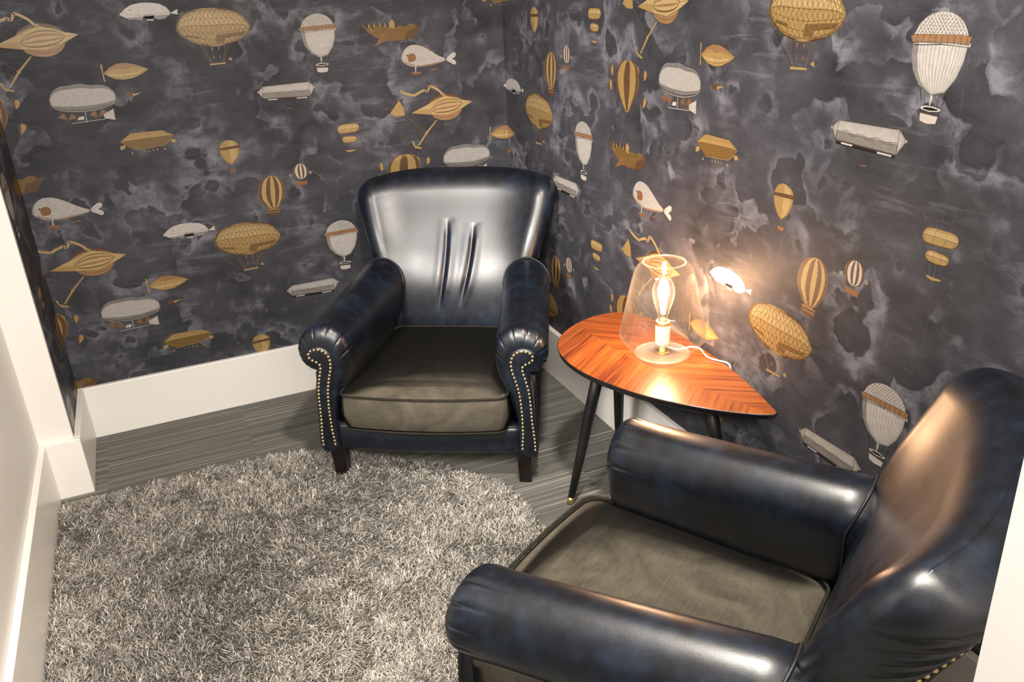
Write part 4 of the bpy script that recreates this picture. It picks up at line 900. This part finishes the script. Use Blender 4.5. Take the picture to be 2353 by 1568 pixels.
# ---------------------------------------------------------------- shag rug
def make_rug():
    OUT = [(-1.888, -.60), (-1.872, -.535), (-1.80, -.512), (-1.53, -.500), (-1.25, -.510), (-1.06, -.560), (-.86, -.70), (-.68, -.88), (-.545, -1.05), (-.515, -1.20), (-.525, -1.38), (-.60, -1.70), (-.62, -2.10), (-.66, -2.30), (-.80, -2.36), (-1.3, -2.37), (-1.80, -2.37), (-1.88, -2.30)]
    P = spline(OUT, 150, True)
    rings = [[Vector((p[0], p[1], z)) for p in P] for z in (.0005, .010)]
    vs, fs = loft(rings, cap0=True, cap1=True)
    r = link('shag_rug', mesh('shag_rug', vs, fs), MAT['rug_back'], None, smooth=False); tag(r, 'grey shaggy long pile rug covering the floor in front of both armchairs', 'rug')
    rng = np.random.default_rng(5)
    N = 185000
    x = rng.uniform(-1.89, -.50, N); y = rng.uniform(-2.38, -.49, N)
    inside = np.zeros(N, bool); n = len(P)
    for i in range(n):
        x1, y1 = P[i]; x2, y2 = P[(i+1) % n]
        c = ((y1 > y) != (y2 > y)) & (x < (x2-x1)*(y-y1)/(y2-y1+1e-12)+x1); inside ^= c
    # nothing under the armchair legs or far behind the frame
    keep = inside & ~((y < -1.95) & (rng.random(N) < .6)) & (y > -2.35)
    for lx, ly in ((-.320, .034), (.320, .034)):
        for (ox, oy), az in (((-.733, -.922), radians(-31)), ((-.740, -1.889), radians(213.5))):
            wx = ox+lx*cos(az)-ly*sin(az); wy = oy+lx*sin(az)+ly*cos(az); keep &= ((x-wx)**2+(y-wy)**2 > .026**2)
    x = x[keep]; y = y[keep]; N = len(x)
    def field(seed, fr):
        g = np.random.default_rng(seed); v = np.zeros(N)
        for k in range(9):
            a = g.uniform(0, 2*pi); f = fr*g.uniform(.6, 1.6); v += np.sin((x*cos(a)+y*sin(a))*f+g.uniform(0, 6.28))
        return v/3
    # lean direction varies in patches, so the pile opens and closes like trodden shag
    th = field(1, 5.)*1.4+field(2, 16.)*.9+field(12, 45.)*1.0+rng.normal(0, 1.25, N)
    lean = np.clip(.80+.30*field(3, 7.)+rng.normal(0, .30, N), .10, 1.5)
    clump = field(4, 60.)
    Ln = rng.uniform(.016, .030, N)*(1+.12*clump)
    ex = x-np.clip(x, -1.86, -.5); 
    wd = rng.uniform(.0009, .0017, N); curl = rng.normal(0, .0035, N); cph = rng.uniform(0, 6.28, N)
    dx = np.cos(th); dy = np.sin(th); tw = th+rng.uniform(-1.2, 1.2, N)+pi/2; px = np.cos(tw)*wd; py = np.sin(tw)*wd
    lx = np.maximum(-1.893-x, -10)
    K = 5; V = np.zeros((N, 2*K, 3))
    for k in range(K):
        t = k/(K-1); ang = lean*t*1.35; 
        h = .006+Ln*(np.sin(np.clip(ang, .01, 1.45))/np.clip(ang, .01, 9)*t*.72+.10*t); out = Ln*(1-np.cos(np.clip(ang, 0, 1.5)))/np.clip(ang, .01, 9)*t*1.15+Ln*.15*t*lean
        q = curl*np.sin(cph+t*4.2)*t; cx = x+dx*out-dy*q; cy = y+dy*out+dx*q; cx = np.clip(cx, -1.896, None)
        s = (1, 1, 1, .92, .55)[k]
        V[:, 2*k, 0] = cx-px*s; V[:, 2*k, 1] = cy-py*s; V[:, 2*k, 2] = h
        V[:, 2*k+1, 0] = cx+px*s; V[:, 2*k+1, 1] = cy+py*s; V[:, 2*k+1, 2] = h
    F4 = np.array([[2*k, 2*k+1, 2*k+3, 2*k+2] for k in range(K-1)])
    q = (F4[None]+(np.arange(N)*(2*K))[:, None, None]).reshape(-1)
    me = bpy.data.meshes.new('pile'); nv = N*2*K; me.vertices.add(nv); me.vertices.foreach_set('co', V.reshape(-1))
    me.loops.add(len(q)); me.loops.foreach_set('vertex_index', q.astype(np.int32))
    npoly = N*(K-1); me.polygons.add(npoly); me.polygons.foreach_set('loop_start', (np.arange(npoly)*4).astype(np.int32))
    tone = np.clip(.50+rng.normal(0, .30, N)+.16*field(6, 5.)+.08*clump, 0, 1)
    u = np.repeat(tone, 4*(K-1)); v1 = np.array([[k/(K-1), k/(K-1), (k+1)/(K-1), (k+1)/(K-1)] for k in range(K-1)]).reshape(-1); vq = np.tile(v1, N)
    me.update(calc_edges=True)
    uv = me.uv_layers.new(name='UVMap'); uv.data.foreach_set('uv', np.stack([u, vq], 1).reshape(-1).astype(np.float32))
    me.validate()
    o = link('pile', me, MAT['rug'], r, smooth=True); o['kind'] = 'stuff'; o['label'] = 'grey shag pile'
make_rug()
